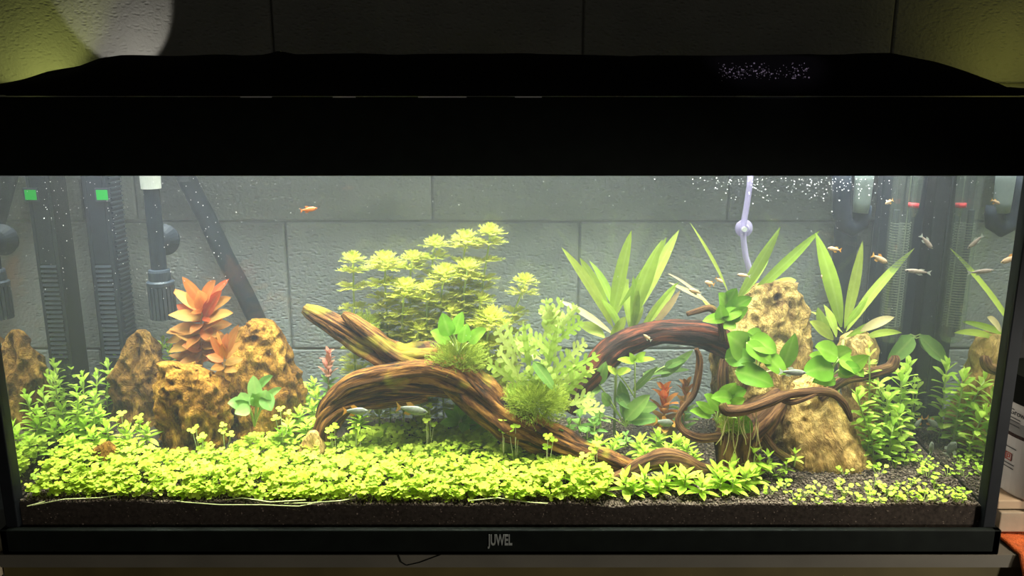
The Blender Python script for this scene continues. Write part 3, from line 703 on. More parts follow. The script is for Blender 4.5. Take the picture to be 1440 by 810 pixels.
def stalk(parent, pts, r, mat, name='stem', n=6):
    lo = parent.location; return MB().tube([Vector(p)-lo for p in pts], r, n).build(name, mat, parent, smooth=True)

# ------------------------------------------------ low rosettes
def rosette(X, Y, z0, size, label, group, mat=L_stauro, tiers=3, per=5, key='stauro', wid=0.36, hgt=0.9, bend=0.35):
    e = empty('rosette_plant', (X, Y, z0), label, 'plant', group)
    ms = [leaf_mesh(key+str(k), 'lance' if key != 'spat' else 'spat', wid, 5, mat, bend*(0.6+0.4*k), 0.25) for k in range(3)]
    h = size*hgt
    stalk(e, [(X, Y, z0-0.004), (X+random.uniform(-.1, .1)*size, Y, z0+h)], 0.0009, M_stemg)
    a0 = random.random()*6
    for t in range(tiers):
        u = t/max(1, tiers-1); k = per if t < tiers-1 else per-1
        for j in range(k):
            a = a0+t*0.9+2*PI*j/k+random.uniform(-.25, .25); el = R(8+52*u+random.uniform(-10, 10))
            d = Vector((math.cos(a)*math.cos(el), math.sin(a)*math.cos(el), math.sin(el)))
            put_leaf(e, random.choice(ms), Vector((0, 0, h*(0.35+0.6*u))), d, Vector((0, 0, 1)), size*(1.05-0.35*u)*random.uniform(.85, 1.15))
    return e
def ros_px(px, py, spx, Y, label, group, lift=None, **kw):
    c = P(px, py, Y); s = spx*S(px, py, Y); zs = soil(c.x, Y)
    return rosette(c.x, Y, max(zs-0.001, c.z-s*0.75), s, label, group, **kw)

# ------------------------------------------------ stem plants with short spoon leaves
def stem_plant(pxs, Y, leaf_px, label, group, mat=L_stem, gap=0.0062, name='stem_plant', kind='spat', wid=0.42, key='bac', per=3, stem=M_stemg, top_el=65):
    """pxs: pixels from the foot to the tip"""
    pts = [P(a, b, Y) for a, b in pxs]; zs = soil(pts[0].x, Y)
    if pts[0].z > zs: pts.insert(0, Vector((pts[0].x, Y, zs-0.003)))
    e = empty(name, tuple(pts[0]), label, 'plant', group); stalk(e, pts, 0.0009, stem)
    ms = [leaf_mesh(key+str(k), kind, wid, 5, mat, 0.15+0.2*k, 0.25) for k in range(3)]
    s = leaf_px*S(pxs[-1][0], pxs[-1][1], Y)
    cum = [0]
    for i in range(1, len(pts)): cum.append(cum[-1]+(pts[i]-pts[i-1]).length)
    L = cum[-1]; nn = max(2, int(L/gap)); a0 = random.random()*6
    for i in range(nn+1):
        d_ = L*(1-i/nn*0.86); k = max(j for j in range(len(cum)-1) if cum[j] <= d_+1e-9)
        p = pts[k].lerp(pts[k+1], (d_-cum[k])/(cum[k+1]-cum[k]+1e-9))
        fr = i/nn; el0 = top_el*(1-min(1, i/3))+16
        for j in range(per):
            a = a0+i*1.05+2*PI*j/per+random.uniform(-.2, .2); el = R(el0+random.uniform(-12, 12))
            dr = Vector((math.cos(a)*math.cos(el), math.sin(a)*math.cos(el), math.sin(el)))
            put_leaf(e, random.choice(ms), p-e.location, dr, Vector((0, 0, 1)), s*(0.7 if i == 0 else 1)*random.uniform(.85, 1.1))
    return e
# ================================================================== equipment, left end
def equip(name, px, py, Y, label, cat, group=None):
    p = P(px, py, Y); return empty(name, tuple(p), label, cat, group)
# slotted filter tower in the back corner
f0 = P(134, 420, 0.165); f1 = P(167, 420, 0.165); fx0, fx1 = f0.x, f1.x
fz0 = soil(fx0, 0.17)-0.006
ft = empty('filter_tower', ((fx0+fx1)/2, 0.18, fz0), 'tall black slotted filter tower with a green display in the back corner', 'aquarium filter')
FO = ft.location.copy()
zt = 0.398
zs0 = P(150, 505, 0.165).z; zs1 = P(150, 372, 0.165).z
mb = MB(); mb.box(fx0, fx1, 0.170, 0.200, fz0, zt)
mb.box(fx0, fx0+0.0045, 0.165, 0.171, fz0, zt); mb.box(fx1-0.0045, fx1, 0.165, 0.171, fz0, zt)
mb.box(fx0+0.0045, fx1-0.0045, 0.165, 0.171, fz0, zs0); mb.box(fx0+0.0045, fx1-0.0045, 0.165, 0.171, zs1, zt)
bevel(tpart(mb, 'housing', M_equip, ft, FO), 0.0008)
ns = 21
slat_me = MB().box(-(fx1-fx0)/2+0.0045, (fx1-fx0)/2-0.0045, -0.0015, 0.004, -0.0015, 0.0015).mesh('slat', M_equip2)
for i in range(ns):
    z = zs0+(zs1-zs0)*(i+0.5)/ns
    o = bpy.data.objects.new('slat', slat_me); C.objects.link(o); o.parent = ft; o.location = (0, 0.1655-FO.y, z-FO.z); o.rotation_euler = (R(-25), 0, 0)
rib_me = MB().box(0, 0.0022, 0.170, 0.198, -0.0009, 0.0009).mesh('side_rib', M_equip2)
for i in range(44):
    o = bpy.data.objects.new('side_rib', rib_me); C.objects.link(o); o.parent = ft; o.location = (fx1-FO.x, -FO.y, 0.13+i*0.0056-FO.z)
g0, g1 = P(137, 281, 0.164), P(151, 267, 0.164)
dsp = tpart(MB().box(g0.x-0.002, g1.x+0.002, 0.1635, 0.166, g0.z-0.002, g1.z+0.002), 'display_frame', M_equip2, ft, FO)
lit = MB().box(g0.x, g1.x, 0.1626, 0.1636, g0.z, g1.z)
lit.v = [tuple(Vector(p)-FO) for p in lit.v]; lo = lit.build('display', M_green, ft); lo['label'] = 'glowing green display'

# intake pipe with strainer
ix = P(226, 400, 0.165).x
it = empty('filter_intake', (ix, 0.165, P(226, 446, 0.165).z), 'black filter intake pipe with ribbed strainer basket and white collar', 'filter pipe')
IO = it.location.copy(); s_ = S(226, 400, 0.165)
zz = lambda py: P(226, py, 0.165).z
def ilathe(prof, name, mat, n=28):
    return tpart(MB().lathe([(r*s_, zz(py)) for r, py in prof], n, (ix, 0.165, 0)), name, mat, it, IO)
ilathe([(10.5, 382), (10.5, 262), (10.5, 250)], 'pipe', M_equip).data.polygons.foreach_set('use_smooth', [True]*0 or [False]*len(bpy.data.objects[it.children[-1].name].data.polygons))
ilathe([(13, 265), (13.5, 240), (13.5, 225)], 'collar', M_greyp)
ilathe([(14, 396), (15, 394), (15, 382), (14, 379), (10, 378)], 'upper_ring', M_equip2)
ilathe([(16, 447), (15, 443), (15, 398), (17, 396)], 'basket_core', M_equip)
rb2 = MB().box(-0.0011, 0.0011, -0.0016, 0.0016, zz(447)-IO.z, zz(398)-IO.z).mesh('basket_rib', M_equip2)
for k in range(20):
    a = 2*PI*k/20; o = bpy.data.objects.new('basket_rib', rb2); C.objects.link(o); o.parent = it
    o.location = (16.5*s_*math.cos(a), 16.5*s_*math.sin(a), 0); o.rotation_euler = (0, 0, a)
ilathe([(18, 402), (18.5, 400), (18.5, 396), (16, 394)], 'lower_ring', M_equip2)
sc_ = tpart(MB().lathe([(0.004, -0.012), (0.018, -0.004), (0.019, 0.0), (0.012, 0.010), (0.004, 0.016)], 24), 'suction_cup', M_equip, it, Vector((0, 0, 0)))
cp = P(230, 337, 0.187); sc_.location = cp-IO; sc_.rotation_euler = (R(90), 0, 0)

# hose outside, leaning on the wall behind the tank
hs = empty('slanting_hose', tuple(P(368, 470, 0.236)), 'dark slanting hose behind the back glass', 'hose')
stalk(hs, [P(a, b, 0.236) for a, b in ((240, 205), (262, 250), (290, 305), (318, 365), (345, 415), (366, 460), (385, 520), (392, 570))], 0.0115, M_equip, 'hose', 14)

# ================================================================== equipment, right end
jx = empty('return_elbow_pipe', tuple(P(1195, 325, .175)), 'black U-shaped return pipe joined to a grey sleeve', 'filter pipe')
U = [(1183, 236), (1184, 270), (1184, 300), (1187, 314), (1198, 321), (1209, 314), (1212, 302), (1212, 290)]
stalk(jx, [P(a, b, .178) for a, b in U], 0.0105, M_equip, 'elbow', 16)
stalk(jx, [P(a, b, .172) for a, b in ((1210, 299), (1212, 285), (1215, 255), (1217, 236))], [0.0085, 0.0095, 0.0102, 0.0105], M_greyt, 'sleeve', 18)
pv = empty('outlet_pipe', tuple(P(1188, 420, .225)), 'dark hose hanging behind the back glass under the return elbow', 'hose')
stalk(pv, [P(a, b, .238) for a, b in ((1196, 240), (1190, 320), (1184, 400), (1178, 470))], 0.014, M_equip, 'hose', 14)
# dark corner filter column
q0 = P(1272, 400, .17).x; q1 = P(1296, 400, .17).x
kc = empty('corner_column', (q0+0.01, .185, soil(q0, .18)-0.006), 'plain black filter column in the back corner by the glass heater', 'aquarium filter')
KO = kc.location.copy()
qx0 = WX-0.030; 
bevel(tpart(MB().box(qx0, WX-0.004, .176, .202, KO.z, .398), 'housing', M_equip, kc, KO), 0.002)
bevel(tpart(MB().box(qx0-0.020, qx0-0.001, .188, .203, KO.z, .398), 'side_duct', M_equip, kc, KO), 0.002)
tpart(MB().box(qx0+0.008, qx0+0.010, .174, .177, KO.z+0.01, .39), 'seam_strip', M_equip2, kc, KO)
# glass heater with coil
hx = P(1256, 400, .168).x
ht = empty('glass_heater', (hx, .165, P(1256, 482, .165).z), 'clear glass tube heater with a wound coil inside', 'heater')
HO2 = ht.location.copy(); hz0 = HO2.z; hr = 0.0135
tpart(MB().lathe([(0.004, hz0), (0.010, hz0+0.003), (hr, hz0+0.010), (hr, 0.36), (hr, 0.398)], 24, (hx, .165, 0)), 'glass_tube', M_tube_glass, ht, HO2)
tpart(MB().tube([(hx-0.006, .165, hz0+0.012), (hx-0.006, .165, 0.33)], 0.0035, 10), 'ceramic_core', M_equip2, ht, HO2)
hel = []
nturn = 40; cz0 = hz0+0.02; cz1 = P(1256, 312, .165).z
for i in range(nturn*10+1):
    a = 2*PI*i/10; hel.append((hx+0.0108*math.cos(a), .165+0.0108*math.sin(a), cz0+(cz1-cz0)*i/(nturn*10)))
M_coil = plain('pale_coil_wire', (0.16, 0.18, 0.13), 0.4)
tpart(MB().tube(hel, 0.00028, 4), 'coil', M_coil, ht, HO2)
tpart(MB().tube([(hx+0.006, .165, cz0), (hx+0.006, .165, .398)], 0.0007, 6), 'lead_wire', M_coil, ht, HO2)
# thin glass thermometer with red ring
tg = empty('glass_drop_tube', tuple(P(1284, 306, .160)), 'slim clear glass tube with a red rubber ring near its tip', 'thermometer')
stalk(tg, [P(a, b, .16) for a, b in ((1284, 305), (1287, 291), (1291, 260), (1294, 236))], [0.0035, 0.0045, 0.0052, 0.0056], M_tube_glass, 'glass_tube', 16)
stalk(tg, [P(a, b, .16) for a, b in ((1284.3, 291.5), (1285.2, 285.5))], 0.0058, M_red, 'rubber_ring', 18)
# airline with suction cup
al = empty('co2_line', tuple(P(1053, 372, .185)), 'thin violet silicone airline held by a round suction cup', 'hose')
stalk(al, [P(a, b, .188) for a, b in ((1056, 236), (1054, 262), (1050, 290), (1046, 312), (1045, 325), (1046, 342), (1049, 362), (1056, 385), (1066, 402))], 0.0034, M_silic, 'tube', 12)
scu = MB().lathe([(0.0105, 0), (0.0100, 0.002), (0.006, 0.004), (0.004, 0.007)], 24)
so2 = scu.build('suction_cup', M_silic, al); so2.location = P(1046, 321, .196)-al.location; so2.rotation_euler = (R(90), 0, 0)
cl = MB().lathe([(0.003, 0), (0.003, 0.004)], 12).build('clip', M_greyp, al); cl.location = P(1046, 322, .186)-al.location; cl.rotation_euler = (R(90), 0, 0)

# ================================================================== plants
# ---- red stem plant between the stones
def ludwigia(pxs, Y, lpx, label, mat_top, mat_low, group=None, gap=0.0075, wid=0.40):
    pts = [P(a, b, Y) for a, b in pxs]
    zs = soil(pts[0].x, Y); pts.insert(0, Vector((pts[0].x, Y, min(zs, pts[0].z)-0.003)))
    e = empty('red_stem_plant', tuple(pts[0]), label, 'plant', group); stalk(e, pts, 0.0012, M_stemr)
    mt = [leaf_mesh('lud_t'+mat_top.name+str(k), 'broad', wid+0.05*k, 6, mat_top, 0.2+0.3*k, 0.3, 0.03) for k in range(3)]
    ml = [leaf_mesh('lud_l'+mat_low.name+str(k), 'broad', wid+0.05*k, 6, mat_low, 0.3+0.3*k, 0.3, 0.03) for k in range(3)]
    s = lpx*S(pxs[-1][0], pxs[-1][1], Y); L = sum((pts[i+1]-pts[i]).length for i in range(len(pts)-1)); nn = max(3, int(L*0.85/gap)); a0 = random.random()*3
    for i in range(nn):
        fr = i/nn; d_ = L*(1-fr*0.9); p = pts[-1]; acc = 0
        for j in range(len(pts)-1):
            sl = (pts[j+1]-pts[j]).length
            if acc+sl >= d_: p = pts[j].lerp(pts[j+1], (d_-acc)/sl); break
            acc += sl
        el0 = 72-44*min(1, i/5)
        for j in range(4 if i < 6 else 3):
            a = a0+i*0.8+PI/2*j+random.uniform(-.2, .2); el = R(el0+random.uniform(-18, 18))
            d = Vector((math.cos(a)*math.cos(el), math.sin(a)*math.cos(el), math.sin(el)))
            put_leaf(e, random.choice(mt if fr < 0.42 or random.random() < 0.15 else ml), p-e.location, d, Vector((0, 0, 1)), s*(0.8+0.35*min(1, i/3))*random.uniform(.85, 1.15))
    return e
rp_ = empty('red_stem_plant', tuple(P(284, 560, .155)), 'tall red and bronze stem plant rising between the golden stones', 'plant')
stalk(rp_, [P(284, 560, .155), P(282, 500, .155), P(283, 455, .155), P(287, 415, .155)], 0.0014, M_stemr)
red_leaves = [((286, 428), (256, 389), 20, 0), ((287, 425), (303, 394), 26, 0), ((285, 432), (262, 410), 26, 0), ((288, 430), (322, 392), 17, 0), ((284, 440), (240, 405), 19, 0), ((286, 436), (278, 408), 26, 0),
              ((284, 448), (236, 443), 22, 1), ((288, 440), (325, 418), 24, 1), ((284, 452), (248, 428), 24, 0), ((287, 452), (328, 440), 24, 1), ((287, 446), (312, 408), 22, 0), ((283, 462), (233, 468), 24, 1), ((285, 462), (326, 456), 22, 1),
              ((283, 470), (232, 482), 24, 1), ((285, 472), (318, 476), 24, 1), ((283, 478), (236, 496), 22, 1), ((284, 485), (246, 510), 22, 1), ((284, 480), (300, 500), 24, 1), ((283, 470), (262, 492), 22, 1), ((285, 460), (300, 482), 22, 0),
              ((284, 492), (256, 520), 22, 1), ((285, 492), (312, 512), 22, 1), ((284, 500), (240, 524), 20, 1), ((284, 455), (268, 470), 20, 1), ((286, 445), (304, 452), 20, 0), ((283, 500), (270, 526), 22, 1), ((284, 488), (282, 512), 22, 1), ((284, 440), (268, 440), 20, 0)]
for k in range(16):
    yb_ = 462+3.2*k; sd_ = -1 if k % 2 else 1
    red_leaves.append(((284, yb_), (284+sd_*random.uniform(28, 50), yb_+random.uniform(-14, 14)), random.uniform(17, 23), 1))
for i, (a_, b2, wd, low) in enumerate(red_leaves):
    blade(rp_, a_, b2, .155, .155+((i*29) % 9-5)*0.0045, wd*0.86, L_redold if low else L_red, 'ovate', 0.06, nrm=(random.uniform(-.5, .5), -0.7, 0.7), n=8, fold=0.25, wave=0.04)
rq = empty('red_stem_plant', tuple(P(315, 560, .118)), 'short bronze and red stem plant leaning on the broad golden stone', 'plant')
stalk(rq, [P(315, 560, .118), P(314, 520, .118), P(316, 492, .118)], 0.0012, M_stemr)
for i, (a_, b2, wd, low) in enumerate([((316, 495), (306, 466), 15, 0), ((316, 494), (320, 468), 14, 1), ((317, 498), (336, 456), 16, 1), ((315, 502), (296, 472), 15, 0), ((317, 505), (340, 480), 15, 1), ((315, 508), (290, 500), 15, 0), ((316, 512), (342, 505), 15, 1),
                                       ((315, 515), (296, 520), 14, 1), ((316, 520), (334, 522), 14, 1), ((316, 505), (312, 482), 13, 0), ((315, 522), (300, 535), 13, 1)]):
    blade(rq, a_, b2, .118, .118+((i*29) % 7-4)*0.003, wd*0.9, L_redold if low else L_red, 'ovate', 0.05, nrm=(random.uniform(-.5, .5), -0.7, 0.7), n=7, fold=0.3, wave=0.04)
ludwigia([(462, 560), (462, 530), (462, 500)], 0.165, 18, 'small pink-topped stem plant beside the driftwood fork', L_pink, L_dull, gap=0.008)
ludwigia([(935, 610), (934, 580), (934, 552)], 0.13, 27, 'short orange stem plant behind the curling root', L_red, L_redold, gap=0.008)
ludwigia([(960, 600), (963, 570), (965, 545)], 0.14, 23, 'small bronze stem plant beside the orange one', L_redold, L_dull, gap=0.009)
ludwigia([(1012, 600), (1014, 575), (1015, 555)], 0.155, 16, 'bronze sprig tucked behind the root trunk', L_redold, L_redold, gap=0.010)

# ---- feathery whorled stems
def whorl_mesh(seed, top):
    rs = random.Random(seed); mb = MB(); nl = 34 if top else 18
    for i in range(nl):
        a = 2*PI*i/nl*(1 if not top else 5.1)+rs.uniform(-.15, .15)
        el = R(8+76*(i/nl) if top else rs.uniform(10, 42)); L = rs.uniform(0.85, 1.1)*(1 if not top else (1-0.22*math.sin(el)))
        d = Vector((math.cos(a)*math.cos(el), math.sin(a)*math.cos(el), math.sin(el))); sd = Vector((-math.sin(a), math.cos(a), 0))
        sag = 0.18 if top else 0.22
        p = [d*(L*t)+Vector((0, 0, -sag*t*t)) for t in (0, .35, .7, 1)]
        r = rs.random()
        for j in range(3):
            mb.add([p[j]-sd*0.016, p[j]+sd*0.016, p[j+1]+sd*0.012, p[j+1]-sd*0.012], [(0, 1, 2, 3)], rnd=r)
        for j in range(8):
            t = 0.36+0.62*j/7; c = d*(L*t)+Vector((0, 0, -sag*t*t)); ll = 0.30*(1.1-0.45*t)
            for s in (-1, 1):
                e2 = c+(d*0.8+sd*s*0.8+Vector((0, 0, rs.uniform(-.3, .3)))).normalized()*ll
                w2 = d*(0.030 if top else 0.042)
                mb.add([c-w2, c+w2, e2+w2*0.5, e2-w2*0.5], [(0, 1, 2, 3)], rnd=r)
    return mb.mesh('whorl', L_amb, True)
W_top = [whorl_mesh(k, True) for k in range(3)]; W_low = [whorl_mesh(10+k, False) for k in range(3)]
def ambulia(foot, heads, Y, rpx, label, group):
    """heads: whorl pixels from the tip down"""
    pts = [P(a, b, Y) for a, b in heads]; ft_ = P(foot[0], foot[1], Y); zs = soil(ft_.x, Y)
    e = empty('feathery_stem_plant', (ft_.x, Y, zs-0.002), label, 'plant', group)
    stalk(e, [Vector((ft_.x, Y, zs-0.002)), ft_]+[p for p in pts[::-1]], 0.0011, M_stemg)
    for i, p in enumerate(pts):
        s = rpx*S(heads[i][0], heads[i][1], Y)*1.26*random.uniform(.95, 1.1)
        me = random.choice(W_top if i == 0 else W_low)
        o = put_leaf(e, me, p-e.location-Vector((0, 0, s*0.5 if i == 0 else s*0.15)), Vector((math.cos(i*1.3), math.sin(i*1.3), 0)), Vector((0, 0, 1)), s, 'whorl')
    lowest = heads[-1]; zz_ = P(lowest[0], lowest[1], Y).z; k = 0
    while zz_-0.013 > zs+0.02 and k < 9:
        zz_ -= 0.0135; k += 1
        o = put_leaf(e, random.choice(W_low), Vector((pts[-1].x+(ft_.x-pts[-1].x)*(k/9), Y, zz_))-e.location, Vector((math.cos(k), math.sin(k), 0)), Vector((0, 0, 1)), rpx*S(foot[0], foot[1], Y)*random.uniform(1.0, 1.3), 'whorl')
    return e
G_amb = 'feathery stems crowding behind the driftwood'
LB = 'yellow-green feathery stem crowded among its neighbours behind the driftwood'
amb = [((497, 470), [(496, 358), (497, 380), (497, 404), (498, 432)], .165, 19, 'slender feathery stem with spaced whorls at the driftwood prong side of the thicket', None),
       ((545, 470), [(541, 358), (542, 376), (541, 398), (543, 420)], .155, 23, LB, G_amb),
       ((578, 480), [(580, 356), (578, 376), (576, 400)], .172, 20, LB, G_amb),
       ((565, 500), [(570, 395), (568, 415), (566, 440)], .135, 20, LB, G_amb),
       ((600, 480), [(612, 336), (609, 362), (606, 388)], .18, 19, LB, G_amb),
       ((622, 490), [(625, 376), (623, 396), (620, 420)], .15, 21, LB, G_amb),
       ((640, 480), [(655, 328), (655, 345), (650, 372)], .176, 23, LB, G_amb),
       ((655, 490), [(658, 368), (656, 388), (652, 412)], .15, 21, LB, G_amb),
       ((602, 490), [(600, 400), (600, 420), (600, 445)], .14, 17, LB, G_amb),
       ((672, 480), [(689, 319), (688, 342), (684, 366), (680, 392)], .17, 19, 'tallest feathery stem, reddish whorls, rising over the thicket', None),
       ((676, 500), [(676, 415), (674, 436), (670, 460)], .15, 19, LB, G_amb),
       ((690, 505), [(690, 438), (688, 456), (685, 478)], .13, 27, 'dense bright feathery stem top low beside the heart-leaved plant', None),
       ((712, 480), [(738, 388), (734, 411), (722, 440)], .165, 18, 'lone leaning feathery stem with two whorls apart from the thicket', None),
       ((640, 500), [(635, 430), (634, 452)], .14, 20, LB, G_amb),
       ((530, 500), [(530, 445), (530, 465)], .15, 19, LB, G_amb),
       ((590, 500), [(588, 455), (588, 475)], .13, 19, LB, G_amb)]
for a in amb: ambulia(*a)

# ---- lance leaved plants
def lance(name_label, foot, Y, blades, group=None):
    zf = soil(P(foot[0], foot[1], Y).x, Y); ft_ = P(foot[0], foot[1], Y)
    e = empty('lance_leaved_plant', (ft_.x, Y, min(zf, ft_.z)), name_label, 'plant', group)
    stalk(e, [Vector((ft_.x, Y, min(zf, ft_.z)-0.003)), ft_], 0.0016, M_stemg)
    for i, (a, b_, wd, arch, old) in enumerate(blades):
        Yb = Y+((i*37) % 11-5)*0.006
        Yb = min(D-0.012, max(0.03, Yb))
        blade(e, a, b_, Y, Yb, wd, L_lance_old if old else L_lance, 'lance', arch, nrm=(random.uniform(-.5, .5), -0.8, 0.5), n=10, wave=0.03, twist=random.uniform(-.4, .4))
    return e
lance('pale green lance-leaved plant standing behind the arching branch', (868, 462), 0.158, [
    ((862, 460), (789, 347), 17, 0.0, 0), ((857, 455), (815, 362), 21, 0.02, 0), ((868, 450), (828, 366), 15, 0.04, 0), ((860, 446), (888, 324), 26, -0.02, 0),
    ((872, 430), (938, 333), 15, 0.10, 0), ((885, 452), (955, 323), 24, -0.02, 0), ((890, 455), (932, 336), 29, 0.0, 0), ((862, 448), (884, 392), 20, 0.0, 0),
    ((885, 462), (868, 364), 17, 0.03, 0), ((888, 466), (890, 388), 18, 0.0, 0), ((900, 466), (952, 402), 17, 0.05, 0), ((905, 468), (956, 396), 9, 0.15, 0),
    ((915, 462), (957, 408), 13, 0.0, 1), ((862, 470), (781, 421), 12, 0.03, 1), ((875, 470), (845, 420), 14, 0.05, 0), ((880, 470), (905, 430), 14, 0.0, 0), ((850, 475), (812, 455), 20, 0.1, 0), ((858, 478), (880, 445), 20, 0.0, 0)])
lance('lance-leaved plant with wispy tips growing behind the tall tan stone', (1042, 428), 0.165, [
    ((1024, 412), (969, 311), 8, -0.10, 0), ((1035, 424), (1098, 318), 22, -0.03, 0), ((1040, 424), (1081, 366), 16, 0.02, 0), ((1050, 422), (1153, 324), 18, 0.0, 0),
    ((1080, 408), (1120, 394), 20, 0.08, 0), ((1085, 410), (1124, 398), 14, 0.0, 1), ((1000, 430), (938, 384), 6, 0.06, 1), ((995, 425), (940, 397), 8, 0.0, 1), ((1000, 436), (985, 415), 9, 0.0, 0)])
lance('bright lance-leaved plant by the back corner above the blunt stone', (1186, 478), 0.142, [
    ((1183, 460), (1147, 327), 26, -0.03, 0), ((1188, 462), (1213, 338), 18, -0.03, 0), ((1190, 466), (1286, 349), 17, -0.05, 0), ((1188, 460), (1221, 417), 15, 0.0, 0),
    ((1168, 476), (1150, 432), 18, 0.0, 0), ((1190, 474), (1238, 452), 13, 0.05, 0), ((1210, 466), (1258, 446), 17, 0.08, 1), ((1215, 476), (1268, 468), 13, 0.10, 0),
    ((1185, 468), (1139, 438), 9, 0.12, 0), ((1172, 478), (1138, 452), 20, 0.1, 0), ((1176, 474), (1158, 428), 20, 0.02, 0)])

# ---- pale lobed plant between driftwood and branch
lb = empty('lobed_leaf_plant', tuple(PZ(765, 600, 0.064)), 'pale plant with deeply lobed leaves between the driftwood and the branch', 'plant')
zb_ = lb.location
stalk(lb, [zb_, P(748, 560, .10), P(742, 500, .10), P(735, 465, .10)], 0.0013, M_stemg)
stalk(lb, [zb_, P(775, 555, .11), P(782, 490, .115), P(790, 440, .12)], 0.0013, M_stemg)
for a, b_, wd, Y, arch in [((728, 510), (697, 459), 26, .098, 0), ((735, 540), (698, 490), 26, .09, .1), ((725, 540), (684, 512), 24, .085, .15), ((745, 525), (735, 450), 26, .10, 0),
                     ((762, 480), (793, 418), 26, .12, 0), ((780, 470), (815, 430), 22, .125, .05), ((775, 465), (768, 418), 24, .12, 0), ((790, 460), (768, 435), 24, .118, .1),
                     ((775, 500), (742, 470), 28, .105, .05), ((770, 520), (785, 455), 28, .10, 0), ((785, 480), (820, 450), 24, .115, .05), ((770, 540), (805, 495), 28, .095, .05),
                     ((785, 530), (845, 498), 22, .095, .05), ((790, 560), (828, 520), 26, .085, .05), ((765, 550), (735, 520), 28, .085, .05), ((780, 560), (760, 505), 28, .085, 0),
                     ((800, 570), (838, 560), 24, .08, .1), ((755, 585), (730, 560), 24, .075, .1), ((745, 570), (712, 545), 24, .08, .1), ((795, 510), (825, 480), 22, .11, .05), ((760, 500), (722, 478), 22, .105, .05)]:
    lobed(lb, a, b_, Y, Y-0.012, wd*0.9, L_lobed, arch, nrm=(random.uniform(-.5, .5), -0.75, 0.6))
    if random.random() < 0.75:
        ox, oy = random.uniform(-10, 10), random.uniform(-6, 14)
        lobed(lb, (a[0]+ox, a[1]+oy), (b_[0]+ox*2.2, b_[1]+oy*1.6), Y+0.012, Y+0.006, wd*0.75, L_lobed, arch, nrm=(random.uniform(-.7, .7), -0.6, 0.7))

# ---- mosses
def moss(px, py, Y, rx, ry, n, label, base_py=None, parent=None, lpx=16):
    c = P(px, py, Y); s = S(px, py, Y); mb = MB(); rs = random.Random(px)
    for _ in range(n):
        a = rs.random()*2*PI; u = rs.random()**.5; v_ = rs.uniform(-1, 1)
        bx_ = (_ % 3-1)*0.42*rx*s; bz_ = ((_*7) % 5-2)*0.10*ry*s
        q = Vector((bx_+math.cos(a)*u*rx*0.5*s, rs.uniform(-.5, .5)*rx*s, bz_+v_*ry*0.6*s*math.sqrt(max(0, 1-u*u))))
        d = (q.normalized()*0.7+Vector((rs.uniform(-.6, .6), rs.uniform(-.6, .6), rs.uniform(0, .9)))).normalized()
        L = lpx*s*rs.uniform(.5, 1.1); sd = d.orthogonal().normalized()*0.00035; k = d*L
        m1 = q+k*0.5+Vector((rs.uniform(-.1, .1)*L, rs.uniform(-.1, .1)*L, 0.06*L)); e2 = q+k
        mb.add([q-sd, q+sd, m1+sd, m1-sd, e2], [(0, 1, 2, 3), (3, 2, 4)], rnd=rs.random())
        for t in (0.35, 0.6, 0.8):
            c_ = q+k*t; sg = rs.choice((-1, 1)); e3 = c_+(d*0.5+sd.normalized()*sg*0.8).normalized()*L*0.28
            mb.add([c_-d*0.0004, c_+d*0.0004, e3], [(0, 1, 2)], rnd=rs.random())
    o = mb.build('moss_clump', L_moss, None, c); tag(o, label, 'moss', kind='stuff'); return o
moss(645, 503, .094, 40, 26, 1200, 'olive moss clump growing on top of the driftwood')
moss(755, 565, .074, 40, 34, 1700, 'olive moss clump at the foot of the pale lobed plant', lpx=20)
moss(1030, 598, .058, 16, 16, 350, 'small mossy tuft hanging on the root trunk', lpx=13)
moss(510, 462, .135, 22, 26, 500, 'dark green mossy growth behind the driftwood prong', lpx=14)

# ---- broad leaved plants
def broad(label, foot, Y, leaves, mat=L_broad, cat='plant', stemcol=M_stemg, name='broad_leaved_plant'):
    ft_ = P(foot[0], foot[1], Y); e = empty(name, tuple(ft_), label, cat)
    for i, (a, b_, wd, dy, arch) in enumerate(leaves):
        blade(e, a, b_, Y+dy, Y+dy-0.010, wd, mat if not isinstance(mat, list) else mat[i % len(mat)], 'broad', arch, nrm=(random.uniform(-.3, .3), -0.85, 0.55), n=9, fold=random.uniform(.1, .4), wave=0.045)
        p0 = ft_; p2 = P(a[0], a[1], Y+dy)
        stalk(e, bez(p0, (p0+p2)/2+Vector((0, 0.002, 0.004)), p2, 5), 0.0009, stemcol, 'leaf_stalk', 5)
    return e
broad('heart-leaved plant perched on the driftwood moss', (645, 500), .09, [((632, 472), (622, 440), 24, 0, 0), ((638, 470), (650, 438), 18, .004, 0), ((650, 482), (656, 455), 19, -.004, 0), ((660, 482), (684, 462), 19, -.002, .1), ((632, 480), (605, 467), 22, .01, .1)], L_broad_bright)
broad('pale round-leaved plant in front of the broad golden stone', (358, 600), .085, [((360, 560), (356, 528), 20, 0, 0), ((363, 545), (384, 528), 12, .004, .1), ((350, 570), (320, 567), 20, 0, .1), ((348, 572), (338, 552), 26, .004, 0), ((352, 575), (330, 582), 18, -.004, .1), ((368, 575), (374, 548), 27, 0, 0), ((372, 562), (396, 545), 12, .004, .05), ((362, 570), (355, 552), 16, .006, 0), ((372, 555), (382, 578), 22, -.003, .05)], L_pale)
broad('broad green leafed plant spread over the tall tan stone', (1062, 530), .092, [((1060, 505), (1022, 470), 42, .004, .08), ((1062, 500), (1048, 470), 30, .012, 0), ((1055, 476), (1092, 496), 30, .0, .05), ((1050, 482), (1085, 512), 26, -.006, .05), ((1076, 498), (1105, 527), 26, -.008, .02), ((1034, 522), (1088, 543), 34, -.012, .10), ((1100, 520), (1118, 468), 26, .008, 0), ((1020, 505), (1062, 508), 30, .002, .2), ((1072, 480), (1050, 468), 26, .012, .05)])
